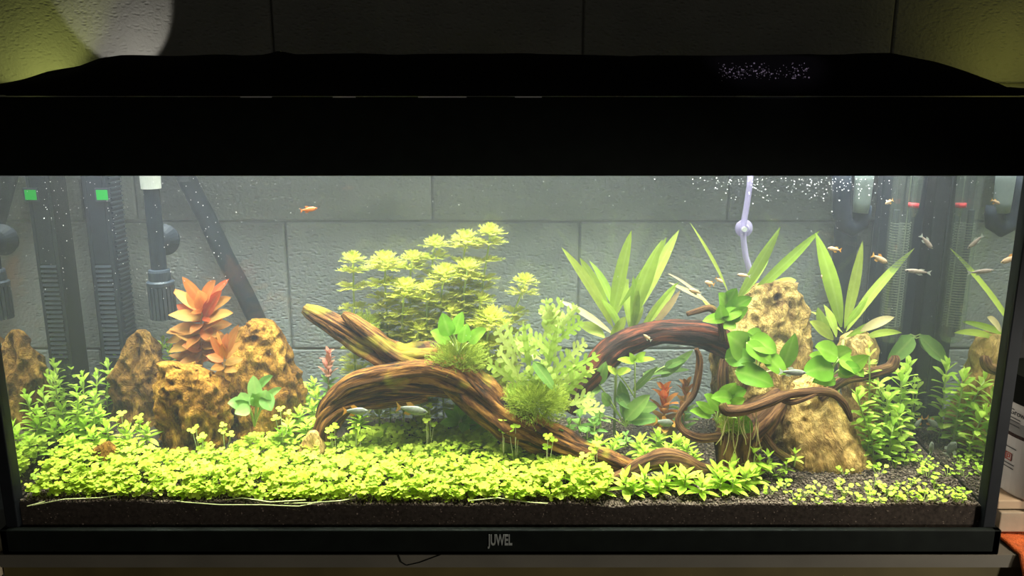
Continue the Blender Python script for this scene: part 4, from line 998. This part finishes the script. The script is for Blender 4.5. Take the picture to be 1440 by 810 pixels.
broad('glossy round-leafed plant in front of the blunt brown stone', (1160, 545), .088, [((1172, 520), (1130, 525), 38, -.008, .15), ((1178, 502), (1146, 488), 30, 0, .1), ((1180, 505), (1215, 530), 24, -.006, .1), ((1180, 530), (1222, 500), 24, -.004, .1), ((1170, 505), (1198, 492), 26, .006, .1), ((1175, 535), (1142, 538), 20, -.006, .1), ((1160, 505), (1138, 500), 18, .004, .0), ((1180, 520), (1210, 518), 22, -.008, .1), ((1150, 520), (1140, 512), 18, .01, .0)])
broad('dark crinkled broad-leaved plant on the shoulder of the tall tan stone', (1022, 455), .112, [((1030, 440), (1010, 412), 28, .006, 0), ((1020, 440), (1058, 418), 22, 0, .05), ((1022, 448), (988, 452), 16, -.004, .1), ((1015, 445), (1045, 440), 20, -.006, .1), ((1020, 432), (1036, 405), 22, .004, 0), ((1025, 452), (1052, 432), 18, -.008, .05), ((1016, 452), (1012, 428), 20, -.004, 0), ((1018, 455), (1035, 462), 18, -.008, .1)])
broad('green-leaved tuft at the tip of the curling root', (1008, 595), .07, [((1012, 575), (990, 555), 20, 0, .05), ((1015, 565), (1050, 548), 26, .004, .1), ((1012, 562), (1035, 538), 22, .006, .05), ((1000, 585), (970, 578), 16, 0, .1), ((1005, 580), (978, 565), 14, .002, .0), ((1030, 562), (1000, 560), 20, -.002, .15), ((1036, 588), (1058, 608), 24, -.012, .0), ((1025, 575), (1048, 560), 16, -.004, .1)])
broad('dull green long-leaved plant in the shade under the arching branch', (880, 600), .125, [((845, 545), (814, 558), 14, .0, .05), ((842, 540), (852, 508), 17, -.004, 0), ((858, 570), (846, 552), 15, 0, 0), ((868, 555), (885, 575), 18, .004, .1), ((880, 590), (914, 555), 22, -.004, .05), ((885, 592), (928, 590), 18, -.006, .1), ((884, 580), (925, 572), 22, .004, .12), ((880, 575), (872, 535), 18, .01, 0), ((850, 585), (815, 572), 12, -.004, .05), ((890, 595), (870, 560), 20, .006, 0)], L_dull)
broad('narrow-leaved dull plant lying behind the driftwood arch', (905, 540), .175, [((930, 530), (975, 492), 14, 0, .0), ((905, 525), (970, 520), 10, .004, .05), ((935, 515), (965, 505), 12, 0, 0), ((890, 550), (925, 515), 10, .0, 0)], L_dull)
broad('single large dull leaf drooping against the side glass corner', (1330, 500), .17, [((1284, 474), (1248, 512), 24, .002, .0), ((1280, 470), (1262, 500), 22, .006, 0)], L_dull)
broad('slim dull leaf hanging in front of the pale lobed plant', (748, 500), .08, [((750, 508), (782, 552), 16, -.004, .05)], L_dull)
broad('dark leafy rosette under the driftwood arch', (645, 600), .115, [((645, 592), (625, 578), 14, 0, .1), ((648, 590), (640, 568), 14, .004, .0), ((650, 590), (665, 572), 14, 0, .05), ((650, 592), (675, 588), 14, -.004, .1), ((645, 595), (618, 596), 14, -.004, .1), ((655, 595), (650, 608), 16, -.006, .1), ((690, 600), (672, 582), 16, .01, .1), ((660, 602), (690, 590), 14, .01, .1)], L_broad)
broad('small sprig with toothed leaves below the arching branch', (893, 560), .12, [((893, 510), (868, 506), 10, 0, .1), ((893, 508), (908, 495), 10, 0, .05), ((893, 510), (885, 496), 9, .002, 0), ((893, 508), (922, 505), 8, -.002, .1), ((868, 525), (852, 515), 10, .002, .0), ((868, 525), (888, 520), 11, 0, .1)], L_stauro)

# ---- left thicket of small stem plants (mirrored by the side glass)
G_ls = 'spoon-leaved stems between the left stones'
LL = 'spoon-leaved green stem growing in the gap beside the pointed brown stone'
for pxs, Y in [([(100, 560), (98, 535), (97, 520)], .13), ([(118, 570), (117, 545), (116, 530)], .12), ([(135, 570), (136, 540), (137, 528)], .13), ([(150, 560), (152, 530), (152, 512)], .15),
               ([(165, 545), (164, 520), (164, 505)], .17), ([(108, 590), (110, 565), (108, 552)], .10), ([(132, 590), (132, 570), (134, 556)], .10), ([(225, 500), (228, 490), (229, 482)], .17), ([(240, 505), (238, 492), (236, 486)], .175)]:
    stem_plant(pxs, Y, 16, LL if pxs[0][0] < 200 else 'small spoon-leaved sprig peeping over the golden stones', G_ls if pxs[0][0] < 200 else 'sprigs behind the golden stones', gap=0.0075)
# ---- right stem plants
G_rs = 'spoon-leaved stems beside the ochre stone'
LR = 'bright spoon-leaved stem beside the ochre triangular stone near the side glass'
for pxs, Y in [([(1240, 640), (1246, 590), (1248, 555)], .105), ([(1262, 620), (1266, 570), (1268, 530)], .125), ([(1222, 610), (1212, 580), (1206, 556)], .085), ([(1255, 600), (1240, 560), (1232, 535)], .13),
               ([(1270, 560), (1274, 540), (1276, 516)], .14), ([(1228, 640), (1225, 615), (1222, 598)], .085), ([(1270, 625), (1266, 600), (1262, 580)], .10), ([(1250, 650), (1252, 620), (1256, 600)], .09)]:
    stem_plant(pxs, Y, 23, LR, G_rs, L_stem, gap=0.0075, wid=0.40)
stem_plant([(1222, 560), (1223, 530), (1222, 490)], .10, 16, 'solitary spoon-leaved stem rising in front of the blunt brown stone', None, gap=0.011)
G_br = 'dark stems by the back corner'
for pxs in ([(1215, 560), (1210, 545), (1208, 530)], [(1282, 590), (1284, 560), (1286, 540)]):
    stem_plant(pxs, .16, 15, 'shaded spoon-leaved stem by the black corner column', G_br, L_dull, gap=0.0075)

# ---- low rosettes
G1 = 'rosettes along the front soil edge'; T1 = 'bright star-shaped rosette on the bare soil before the arched root'
for px, py, sp in [(815, 700, 26), (845, 695, 26), (878, 692, 28), (905, 688, 28), (935, 684, 28), (962, 688, 30), (925, 700, 24), (985, 700, 26), (1008, 672, 28), (1030, 665, 30), (1048, 680, 28), (1030, 690, 26), (1012, 690, 26), (1062, 668, 22), (955, 672, 24), (890, 700, 22)]:
    if px >= 985: ros_px(px, py, sp, 0.018+max(0, (700-py))*0.0007, 'bright star-shaped rosette in the clump at the foot of the root trunk', 'rosettes at the root trunk', tiers=3, per=5)
    else: ros_px(px, py, sp, 0.018+max(0, (700-py))*0.0007, T1, G1, tiers=3, per=5)
G2 = 'rosettes behind the arched root'; T2 = 'bright leafy rosette growing behind the arched root'
for px, py, sp in [(842, 625, 24), (862, 632, 22), (900, 625, 24), (925, 618, 26), (950, 625, 26), (965, 632, 24), (905, 640, 22), (938, 638, 22), (975, 645, 20), (870, 618, 16)]:
    ros_px(px, py, sp, 0.085+(640-py)*0.001, T2, G2, tiers=3, per=5)
G3 = 'rosettes between the root and the ochre stone'; T3 = 'green rosette in the shade beside the thin root'
for px, py, sp in [(1060, 640, 24), (1080, 645, 20), (1068, 650, 18), (1118, 640, 16), (1105, 655, 14)]:
    ros_px(px, py, sp, 0.05, T3, G3, tiers=2, per=5)
G4 = 'rosettes at the back of the carpet'; T4 = 'leafy green rosette behind the carpet at the golden stones'
for px, py, sp, Y in [(60, 600, 24, .085), (90, 605, 24, .09), (120, 600, 26, .095), (150, 605, 24, .09), (180, 610, 24, .085), (205, 608, 22, .085), (75, 585, 22, .11), (110, 580, 22, .115), (140, 585, 22, .11),
                      (35, 610, 24, .08), (100, 625, 22, .07), (60, 630, 22, .065), (130, 615, 22, .08)]:
    if px < 80: ros_px(px, py, sp, Y, 'leafy green rosette beside the side glass behind the carpet', 'rosettes beside the side glass', tiers=3, per=5)
    else: ros_px(px, py, sp, Y, T4, G4, tiers=3, per=5)
G5 = 'rosettes behind the driftwood foot'; T5 = 'leafy green rosette between the broad golden stone and driftwood foot'
for px, py, sp, Y in [(430, 550, 20, .165), (445, 558, 20, .155), (425, 565, 20, .15), (440, 575, 22, .14), (420, 585, 22, .12), (450, 590, 22, .115), (432, 600, 22, .105), (405, 600, 20, .10), (455, 570, 18, .16), (415, 575, 18, .135), (440, 540, 16, .17), (395, 612, 20, .09)]:
    ros_px(px, py, sp, Y, T5, G5, tiers=3, per=5, wid=0.5)
ros_px(505, 590, 22, .085, 'spiky whorled sprig standing up out of the carpet under the driftwood', None, tiers=4, per=8, key='spk', wid=0.2)
for px, py in ((830, 690), (700, 640)):
    pass
# ---- mid-ground small leaves near the soil behind
G6 = 'round sprouts under the lobed plant'; T6 = 'small dull round-leaved sprout on the soil below the lobed plant'
for px, py, sp, Y in [(815, 590, 20, .085), (835, 600, 18, .08), (800, 600, 18, .08), (845, 585, 16, .09), (880, 615, 14, .09), (825, 612, 16, .075), (790, 612, 16, .07)]:
    ros_px(px, py, sp, Y, T6, G6, mat=L_dull, tiers=2, per=4, key='spat', wid=0.6)
# ================================================================== clover-like carpet
def inpoly(x, y, poly):
    c = False; j = len(poly)-1
    for i in range(len(poly)):
        if (poly[i][1] > y) != (poly[j][1] > y) and x < (poly[j][0]-poly[i][0])*(y-poly[i][1])/(poly[j][1]-poly[i][1])+poly[i][0]: c = not c
        j = i
    return c
CP = [(26, 700), (28, 650), (26, 622), (60, 612), (120, 622), (180, 618), (225, 632), (320, 628), (350, 612), (400, 605), (440, 622), (470, 618), (500, 606), (560, 594),
      (620, 594), (670, 596), (720, 590), (765, 602), (800, 625), (850, 645), (862, 668), (850, 690), (800, 704), (600, 704), (400, 704), (200, 700), (100, 694)]
def clover(seed):
    rs = random.Random(seed); n = 18; V = [Vector((0, 0, 0))]; UV = [(1, 0)]
    for k in range(n):
        a = 2*PI*k/n; lob = 0.36+0.64*abs(math.cos(1.5*a))**0.5
        
        V.append(Vector((math.cos(a)*lob, math.sin(a)*lob, 0.10*lob+rs.uniform(-.05, .05)))); UV.append((1, 1))
    f = [(0, 1+k, 1+(k+1) % n) for k in range(n)]
    # petiole
    V += [Vector((-0.05, 0, -0.02)), Vector((0.05, 0, -0.02)), Vector((0.2, 0.25, -1.7)), Vector((0.12, 0.25, -1.7))]; UV += [(1, 0)]*4
    f.append((n+1, n+2, n+3, n+4)); return V, f, UV
CL = [clover(k) for k in range(4)]
CLM = [MB().add(*c).mesh('leaf', L_carpet, True) for c in CL]
carpet = empty('clover_carpet', (-0.2, 0.06, 0.05), 'dense bright green carpet of tiny clover-like leaves over the foreground', 'plant')
samples = []
tries = 0
while len(samples) < 4200 and tries < 60000:
    tries += 1
    X = random.uniform(-WX+0.008, 0.16); Y = 0.004+0.15*random.random()**1.05
    hgt = 0.007+0.018*random.random()**0.7+0.007*noise.noise(Vector((X*16, Y*16, 2)))
    if Y < 0.016: hgt *= 0.45+0.5*Y/0.016
    p = Vector((X, Y, soil(X, Y)+max(0.004, hgt)))
    u, v_ = proj(p)
    if not inpoly(u, v_, CP): continue
    samples.append((p, hgt))
for _ in range(420):
    X = random.uniform(-WX+0.01, 0.10); Y = random.uniform(0.0045, 0.016)
    samples.append((Vector((X, Y, soil(X, Y)+random.uniform(0.003, 0.014))), 0.006))
samples.sort(key=lambda q: q[0].y-0.6*q[1])
rest = MB()
for i, (p, hgt) in enumerate(samples):
    s = random.uniform(0.0032, 0.0055); a = random.random()*6.28; tl = 0.55
    nrm = Vector((random.uniform(-tl, tl), random.uniform(-tl, tl)-0.22, 1)).normalized()
    x = Vector((math.cos(a), math.sin(a), 0)); x = (x-nrm*x.dot(nrm)).normalized(); y = nrm.cross(x); k = random.randrange(4)
    mtx = Matrix((x*s, y*s, nrm*s)).transposed().to_4x4(); mtx.translation = p-carpet.location
    if i < 300 or (p.y < 0.03 and i < 300):
        o = bpy.data.objects.new('leaf', CLM[k]); C.objects.link(o); o.parent = carpet; o.matrix_local = mtx
    else:
        V, f, UV = CL[k]; rest.add([mtx@v for v in V], f, UV, random.random())
ro = rest.build('foliage', L_carpet, carpet, smooth=True); ro['kind'] = 'stuff'
# runners creeping along the front glass
for pts in ([(38, 712), (60, 706), (80, 699), (110, 696), (130, 702)], [(45, 711), (90, 702), (140, 700), (190, 692), (225, 702), (270, 707)], [(255, 706), (310, 710), (370, 710), (420, 712), (450, 706)],
            [(400, 708), (440, 707), (480, 704), (500, 700)], [(660, 704), (700, 700), (740, 706), (770, 708)], [(300, 706), (340, 700), (380, 706), (430, 703)]):
    stalk(carpet, [PZ(a, b, 0.054+0.003*math.sin(a)) for a, b in pts], 0.0006, M_runner, 'runner', 5)

# tall single clover leaves standing over the carpet: little sprigs
G7 = 'clover sprigs against the golden stone'
def sprig(px, py, Y, label, group, n=3):
    c = P(px, py, Y); zs = soil(c.x, Y)
    e = empty('clover_sprig', (c.x, Y, zs), label, 'plant', group)
    for i in range(n):
        q = c+Vector((random.uniform(-.008, .008)*(i > 0), random.uniform(-.004, .004), -0.006*i)); s = random.uniform(.0045, .0062)
        a = random.random()*6; nrm = Vector((random.uniform(-.3, .3), -0.35, 1)).normalized(); x = Vector((math.cos(a), math.sin(a), 0)); x = (x-nrm*x.dot(nrm)).normalized()
        o = bpy.data.objects.new('leaf', CLM[random.randrange(4)]); C.objects.link(o); o.parent = e
        m = Matrix((x*s, nrm.cross(x)*s, nrm*s)).transposed().to_4x4(); m.translation = q-e.location; o.matrix_local = m
        stalk(e, [Vector((c.x, Y, zs)), q], 0.0004, M_runner, 'stalk', 4)
for px, py, Y in [(277, 599), (313, 598), (290, 615), (170, 582), (195, 587), (62, 585), (280, 618), (395, 574)] and [(277, 599, .078), (313, 598, .08), (285, 612, .072), (170, 582, .09), (195, 587, .088), (62, 585, .085), (395, 574, .09)]:
    sprig(px, py, Y, 'tiny clover sprig standing up before the stones at the carpet edge', G7)
G8 = 'clover sprigs at the driftwood'
for px, py, Y in [(604, 572, .09), (500, 600, .08), (470, 600, .075), (725, 598, .06), (708, 590, .065), (840, 625, .045), (600, 590, .085), (770, 612, .05), (820, 640, .04)]:
    sprig(px, py, Y, 'tiny clover sprig standing up out of the carpet by the driftwood', G8)

# ================================================================== sparse sprouts on the bare soil at the right
spr = [leaf_mesh('sprout%d' % k, 'round', 0.95, 4, L_stauro, 0.2, 0.1) for k in range(1)]
G9 = 'sparse sprouts on bare soil'
def sprout(px, py, n, size, label):
    c = PZ(px, py, 0.056); Y = min(D-0.03, max(0.006, c.y)); z = soil(c.x, Y)
    e = empty('sprout', (c.x, Y, z), label, 'plant', G9)
    for i in range(n):
        a = random.random()*6.28; r = random.uniform(0, size*1.2); h = random.uniform(0.3, 1.3)*size
        foot = Vector((0.3*r*math.cos(a), 0.3*r*math.sin(a), -0.001)); tip = Vector((r*math.cos(a), r*math.sin(a), h))
        o = MB().tube([foot, tip], 0.00035, 4).build('stalk', M_stemg, e)
        el = R(random.uniform(0, 40)); d = Vector((math.cos(a)*math.cos(el), math.sin(a)*math.cos(el), math.sin(el)))
        put_leaf(e, spr[0], tip, d, Vector((0, -0.3, 1)), size*random.uniform(.5, .8))
random.seed(21)
sp_px = [(1085, 690), (1100, 680), (1130, 690), (1150, 700), (1145, 685), (1185, 665), (1190, 690), (1175, 700), (1215, 685), (1225, 695), (1240, 700), (1260, 695), (1262, 680), (1280, 678), (1300, 690), (1312, 682), (1308, 668), (1295, 665), (1330, 690), (1345, 700), (1355, 708), (1320, 705), (1290, 705), (1268, 705),
         (1240, 665), (1255, 655), (1275, 650), (1250, 640), (1295, 650), (1285, 640), (1310, 655), (1230, 680), (1205, 700), (1160, 690), (1120, 700), (1335, 668), (1350, 690), (1360, 700), (1082, 665), (1095, 668), (1225, 705), (1180, 680), (1245, 690), (1300, 700), (1320, 695), (1275, 690)]
def sprout_text(px, py):
    if px < 1110: return 'tiny round-leaved sprout on the bare soil by the end of the thin root', 'sprouts by the thin root'
    if px < 1200 and py < 692: return 'tiny round-leaved sprout in the bare soil before the ochre triangular stone', 'sprouts before the ochre stone'
    if py < 660: return 'tiny round-leaved sprout at the feet of the spoon-leaved stems', 'sprouts under the right stems'
    if px > 1325: return 'tiny round-leaved sprout close to the side glass', 'sprouts by the side glass'
    if py >= 697: return 'tiny round-leaved sprout close behind the front glass on bare soil', 'sprouts behind the front glass'
    return 'tiny round-leaved sprout in the scattered patch on open dark soil', 'sprouts on the open soil'
for px, py in sp_px:
    G9_l, G9 = sprout_text(px, py)
    sprout(px+random.uniform(-4, 4), py, random.randint(5, 9), random.uniform(.0055, .0085), G9_l)

# aerial rootlets on the root trunk
for i in range(12):
    a = 1020+i*4+random.uniform(-3, 3); y0 = 585+random.uniform(-8, 8)
    e0 = P(a, y0, .05); e1 = P(a+random.uniform(-14, 10), y0+random.uniform(30, 60), .045)
    stalk(rw, bez(e0, (e0+e1)/2+Vector((random.uniform(-.008, .008), -.004, 0)), e1, 5), 0.0005, M_rootlet, 'rootlet', 4)

# ================================================================== fish
M_fsil = plain('silver_fish', (0.20, 0.22, 0.18), 0.35, spec=0.4, var=0.25, scale=300)
M_for = plain('orange_fish', (0.80, 0.22, 0.05), 0.4, var=0.2, scale=300)
M_ftan = plain('tan_fish', (0.55, 0.36, 0.20), 0.4, var=0.3, scale=300)
M_fgrey = plain('grey_brown_fish', (0.30, 0.24, 0.19), 0.4, var=0.3, scale=300)
M_eye = plain('fish_eye', (0.01, 0.01, 0.01), 0.2)
M_finor = leaf_mat('orange_fin', (0.85, 0.35, 0.06), (0.9, 0.5, 0.12), 0.5, rib=0)
M_finpale = leaf_mat('pale_fin', (0.5, 0.52, 0.45), (0.62, 0.62, 0.55), 0.6, rib=0)
M_finred = leaf_mat('red_fin', (0.75, 0.22, 0.08), (0.85, 0.3, 0.1), 0.5, rib=0)
def fish(head, tail, Y, deep, body, fin, label, yaw=0.0, cat='fish', group=None, stripe=None):
    """head / tail pixels, body height as part of its length"""
    h, t = P(*head, Y), P(*tail, Y); L = (h-t).length; mid = (h+t)/2
    e = empty('fish', tuple(mid), label, cat, group)
    ang = math.atan2(h.z-t.z, h.x-t.x)
    rot = Matrix.Rotation(yaw, 4, 'Z')@Matrix.Rotation(-ang, 4, 'Y'); e.rotation_euler = rot.to_euler()
    prof_ = [(0.5, .02), (0.46, .16), (0.40, .32), (0.30, .50), (0.18, .58), (0.05, .56), (-0.10, .44), (-0.22, .30), (-0.30, .20), (-0.34, .16)]
    n = 14; V = []
    for x, hh in prof_:
        for k in range(n):
            a = 2*PI*k/n; V.append((x*L, 0.42*hh*deep*L*math.cos(a), hh*deep*L*0.9*math.sin(a)-0.03*deep*L*(hh > .3)))
    f = [(i*n+k, (i+1)*n+k, (i+1)*n+(k+1) % n, i*n+(k+1) % n) for i in range(len(prof_)-1) for k in range(n)]
    f.append(tuple(range(n))); f.append(tuple((len(prof_)-1)*n+k for k in range(n))[::-1])
    MB().add(V, f).build('body', body, e, smooth=True)
    dL = deep*L
    MB().add([(-0.33*L, 0, 0.14*dL), (-0.33*L, 0, -0.14*dL), (-0.5*L, 0.004*L, -0.62*dL), (-0.44*L, 0, 0), (-0.5*L, -0.004*L, 0.62*dL)], [(0, 1, 3), (1, 2, 3), (0, 3, 4)]).build('tail_fin', fin, e)
    MB().add([(0.08*L, 0, 0.48*dL), (-0.14*L, 0, 0.36*dL), (-0.20*L, 0, 0.72*dL), (-0.06*L, 0, 0.86*dL)], [(0, 1, 2, 3)]).build('dorsal_fin', fin, e)
    MB().add([(0.0*L, 0, -0.50*dL), (-0.20*L, 0, -0.32*dL), (-0.24*L, 0, -0.62*dL), (-0.08*L, 0, -0.74*dL)], [(0, 1, 2, 3)]).build('anal_fin', fin, e)
    for s in (-1, 1):
        ey = MB().lathe([(0.001*L, -0.03*L), (0.035*L, -0.012*L), (0.035*L, 0.012*L), (0.001*L, 0.03*L)], 8).build('eye', M_eye, e); ey.location = (0.40*L, s*0.10*dL*1.2, 0.06*dL)
    if stripe: MB().box(-0.3*L, 0.34*L, -0.27*dL, 0.27*dL, 0.05*dL, 0.13*dL).build('stripe', stripe, e)
    return e
fish((518, 579), (482, 577), .066, .30, M_fsil, M_finor, 'silver fish with an orange tail at the driftwood foot', 0.15)
fish((602, 579), (556, 573), .068, .28, M_fsil, M_finor, 'longer silver fish with an orange back edge under the driftwood arch', -0.1)
fish((446, 293), (422, 296), .10, .26, M_for, M_finred, 'small bright orange fish alone in the open water', 0.2)
fish((1163, 349), (1184, 352), .10, .26, M_ftan, M_finor, 'small tan fish swimming above the tallest lance leaf', 0.1)
fish((1249, 370), (1225, 358), .13, .28, M_ftan, M_finor, 'small tan fish diving in front of the glass heater', 0.1)
fish((1244, 287), (1257, 281), .15, .36, M_ftan, M_finor, 'tiny tan fish near the heater top', 0.2)
fish((1153, 391), (1158, 386), .12, .6, M_ftan, M_finor, 'tiny fish seen head-on by a lance leaf', 1.2)
fish((990, 396), (1006, 401), .13, .34, M_ftan, M_finor, 'tiny tan fish facing the wispy leaves', 0.3)
fish((1017, 397), (1006, 391), .14, .34, M_ftan, M_finor, 'tiny tan fish behind its twin at the wispy leaves', -0.3)
fish((1036, 386), (1056, 389), .12, .24, M_ftan, M_finpale, 'small brown fish crossing a lance leaf at the tan stone', 0.1)
fish((968, 407), (988, 413), .13, .30, M_ftan, M_finpale, 'small brown fish beside a withered leaf tip', 0.1)
fish((904, 470), (917, 480), .10, .26, M_ftan, M_finpale, 'small tan fish in front of the reddish branch', 0.3)
fish((1135, 525), (1094, 522), .06, .22, M_fsil, M_finpale, 'slender translucent fish before the broad leaves', 0.1)
fish((1283, 600), (1301, 588), .13, .42, M_fsil, M_finor, 'grey fish with an orange tail among the right stems', 0.5)
fish((1306, 620), (1314, 642), .09, .42, M_fsil, M_finpale, 'grey fish nosing upward over the bare soil', 0.8)
fish((950, 598), (918, 590), .10, .34, M_fsil, M_finor, 'translucent fish resting by the orange stem plant', 0.4)
fish((1272, 380), (1310, 384), .118, .16, M_fgrey, M_finpale, 'slim grey-brown catfish hovering level near the corner column', 0.0)
fish((1312, 350), (1294, 330), .122, .22, M_fgrey, M_finpale, 'slim grey-brown catfish tilted head-down near the corner column', 0.0)

# ================================================================== bubbles and specks in the water
bc = []; brd = []
def badd(px, py, r):
    Y = random.uniform(0.01, 0.19); p = P(px, py, Y)
    if abs(p.x) < WX-0.004 and p.z < 0.40 and p.z > 0.1: bc.append(tuple(p)); brd.append(r)
for _ in range(260): badd(random.uniform(0, 1430), 250+abs(random.gauss(0, 40)), random.uniform(.00018, .00042))
for _ in range(130): badd(random.gauss(1090, 60), 250+abs(random.gauss(0, 18)), random.uniform(.0003, .0008))
for _ in range(60): badd(random.gauss(1190, 30), 250+abs(random.gauss(0, 14)), random.uniform(.0003, .0008))
for _ in range(150): badd(random.uniform(60, 340), random.uniform(250, 420), random.uniform(.00018, .0005))
for _ in range(160): badd(random.uniform(0, 1430), random.uniform(250, 500), random.uniform(.00015, .00035))
M_bub = plain('white_bubble', (0.9, 0.92, 0.95), 0.2, spec=0.8)
bo = pellets(np.array(bc), np.array(brd), 'bubbles', M_bub, None, 0.05); tag(bo, 'tiny white gas bubbles drifting in the upper water', 'bubbles', kind='stuff')

# ================================================================== things beside the tank
# jar with printed label
jc = P(1476, 686, 0.05); jr = 72*S(1440, 640, 0.05); jz = jc.z
M_jar = plain('white_label_paper', (0.72, 0.70, 0.66), 0.5, var=0.04)
M_jarg = plain('grey_jar_wall', (0.34, 0.34, 0.33), 0.25, var=0.15, scale=25)
M_granule = plain('dark_granules', (0.06, 0.035, 0.03), 0.8, var=0.5, scale=500, bump=1.0, bscale=600)
M_ink = plain('dark_ink', (0.12, 0.12, 0.12), 0.6); M_redink = plain('red_ink', (0.65, 0.12, 0.08), 0.6)
jt = empty('fertilizer_jar', (jc.x, 0.05, jz), 'round fertilizer jar with a white printed label and black lid', 'jar')
zj = lambda py: P(1440, py, 0.05-jr*0.6).z-jz
M_jarbody = M_jarg
MB().lathe([(jr*.97, 0), (jr, 0.002), (jr, zj(650)), (jr, zj(627))], 48).build('lower_label', M_jar, jt, smooth=False)
MB().lathe([(jr*0.998, zj(627)), (jr*.998, zj(622))], 48).build('granule_band', M_granule, jt)
MB().lathe([(jr*0.998, zj(622)), (jr*.998, zj(606))], 48).build('window_band', M_jarg, jt)
MB().lathe([(jr, zj(606)), (jr, zj(588)), (jr*.96, zj(580))], 48).build('upper_label', M_jar, jt)
MB().lathe([(jr*1.0, zj(580)), (jr*1.03, zj(578)), (jr*1.03, zj(545)), (jr*1.0, zj(540))], 48).build('lid', M_black, jt)
def on_jar(me, name, py, px, mat=None):
    p = P(px, py, 0.05-jr*0.8); a = math.asin(max(-.99, min(.99, (p.x-jc.x)/jr)))
    o = bpy.data.objects.new(name, me); C.objects.link(o); o.parent = jt
    o.location = (math.sin(a)*(jr+0.0005), -math.cos(a)*(jr+0.0005), p.z-jz); o.rotation_euler = (PI/2, 0, a); return o
on_jar(text_mesh('2-Grow', 0.0088, 'print_name', M_ink, 0.0002), 'print_name', 599, 1427)
bar = MB().box(-0.009, 0.009, -0.0005, 0.0005, 0, 0.0003).mesh('print_line', M_ink)
for py, px in ((607, 1432), (611, 1430), (617, 1426), (672, 1432), (677, 1434), (649, 1430)): on_jar(bar, 'print_line', py, px)
icon = MB(); 
for a0, a1, b0, b1 in ((-6, 6, 4.6, 6), (-6, 6, -6, -4.6), (-6, -4.6, -6, 6), (4.6, 6, -6, 6), (-2.5, -1.3, -3.5, 3.2), (-2.5, 2.5, 2.2, 3.2), (1.5, 2.6, -1.5, 3.2), (-2.5, 2.6, -2, -1)):
    icon.box(a0*.0008, a1*.0008, b0*.0007, b1*.0007, 0, 0.0003)
on_jar(icon.mesh('print_icon', M_redink), 'print_icon', 662, 1419)
icon2 = MB()
for a0, a1, b0, b1 in ((-6, 6, 5, 5.6), (-6, 6, -5.6, -5), (-6, -5.4, -5.6, 5.6), (5.4, 6, -5.6, 5.6)): icon2.box(a0*.0008, a1*.0008, b0*.0007, b1*.0007, 0, 0.0003)
on_jar(icon2.mesh('print_icon', M_ink), 'print_icon', 662, 1440)
# cardboard boxes under the jar
M_card = plain('brown_cardboard', (0.52, 0.38, 0.24), 0.8, var=0.15, scale=15); M_card2 = plain('grey_kraft_board', (0.40, 0.32, 0.22), 0.8, var=0.1)
zc1 = jz-0.0005
bx_x0 = 0.522
def slab(name, y0, z0, z1, x0, mat, label, x1=0.80, y1=0.16):
    o = MB().box(x0, x1, y0, y1, z0, z1).build(name, mat); bevel(o, 0.0012); tag(o, label, 'box'); return o
zA = PZ(1430, 704, zc1).y
slab('cardboard_box', zA, zc1-0.010, zc1, bx_x0, M_card, 'flat brown cardboard box carrying the fertilizer jar')
slab('cardboard_sheet', zA-0.004, 0.0085, zc1-0.0115, bx_x0+0.002, M_card2, 'thinner kraft cardboard box under the flat brown box')
# orange towel
tw = MB(); nxx, nyy = 60, 60; TV = []
c00 = P(1398, 729, 0.05); fx = PZ(1436, 803, 0.0).x
for i in range(nxx):
    for j in range(nyy):
        u, v_ = i/(nxx-1), j/(nyy-1)
        X = 0.514+0.26*u+0.012*(1-v_)*(1-u); Y = 0.075-0.135*v_
        X += 0.02*v_*v_
        Z = 0.0055+0.0025*noise.noise(Vector((X*30, Y*30, 1)))+0.0012*noise.noise(Vector((X*240, Y*240, 4)))
        if Y < -0.016: 
            q = -0.016-Y; Y = -0.016-q*0.30; Z -= q*0.95
        TV.append((X, Y, Z))
tw.add(TV, [(i*nyy+j, i*nyy+j+1, (i+1)*nyy+j+1, (i+1)*nyy+j) for i in range(nxx-1) for j in range(nyy-1)])
M_towel = plain('orange_terry', (0.78, 0.16, 0.035), 0.95, var=0.3, scale=120, bump=1.0, bscale=500)
to = tw.build('towel', M_towel, smooth=True); tag(to, 'bright orange terry towel lying beside the tank base', 'towel')
sd = to.modifiers.new('thickness', 'SOLIDIFY'); sd.thickness = 0.003; sd.offset = -1
bk = MB().box(0.56, 0.80, 0.075, 0.158, 0.0, 0.008).build('notebook', plain('blue_grey_cover', (0.22, 0.25, 0.32), 0.5)); bevel(bk, 0.001); tag(bk, 'blue-grey booklet behind the orange towel', 'book')
# dark bag behind the jar
bg = MB(); BV = []
for i in range(13):
    t = i/12
    for k in range(24):
        a = 2*PI*k/24; r = (1-0.35*t**3)*(1+0.08*noise.noise(Vector((math.cos(a)*2, math.sin(a)*2, t*3))))
        BV.append((0.66+0.125*r*math.cos(a), 0.185+0.05*r*math.sin(a), 0.0+0.23*t))
bg.add(BV, [(i*24+k, i*24+(k+1) % 24, (i+1)*24+(k+1) % 24, (i+1)*24+k) for i in range(12) for k in range(24)]+[tuple(range(24))[::-1], tuple(12*24+k for k in range(24))])
bgo = bg.build('dark_bag', plain('dark_bag_cloth', (0.03, 0.032, 0.035), 0.8, bump=0.5, bscale=80), smooth=True); tag(bgo, 'dark rumpled bag standing behind the fertilizer jar', 'bag')
st2 = st
# left of the tank: pale board and grey folded rag
lbx = MB().box(-0.80, -0.514, -0.012, 0.16, -0.025, 0.0).build('side_shelf', M_stand); tag(lbx, 'pale wooden shelf board beside the left corner seam', 'shelf')
lbo = MB().box(-0.80, -0.518, 0.03, 0.15, 0.0, 0.030).build('grey_case', plain('grey_blue_plastic', (0.22, 0.25, 0.28), 0.5)); bevel(lbo, 0.003, 3); tag(lbo, 'grey-blue plastic case on the pale shelf board', 'case')
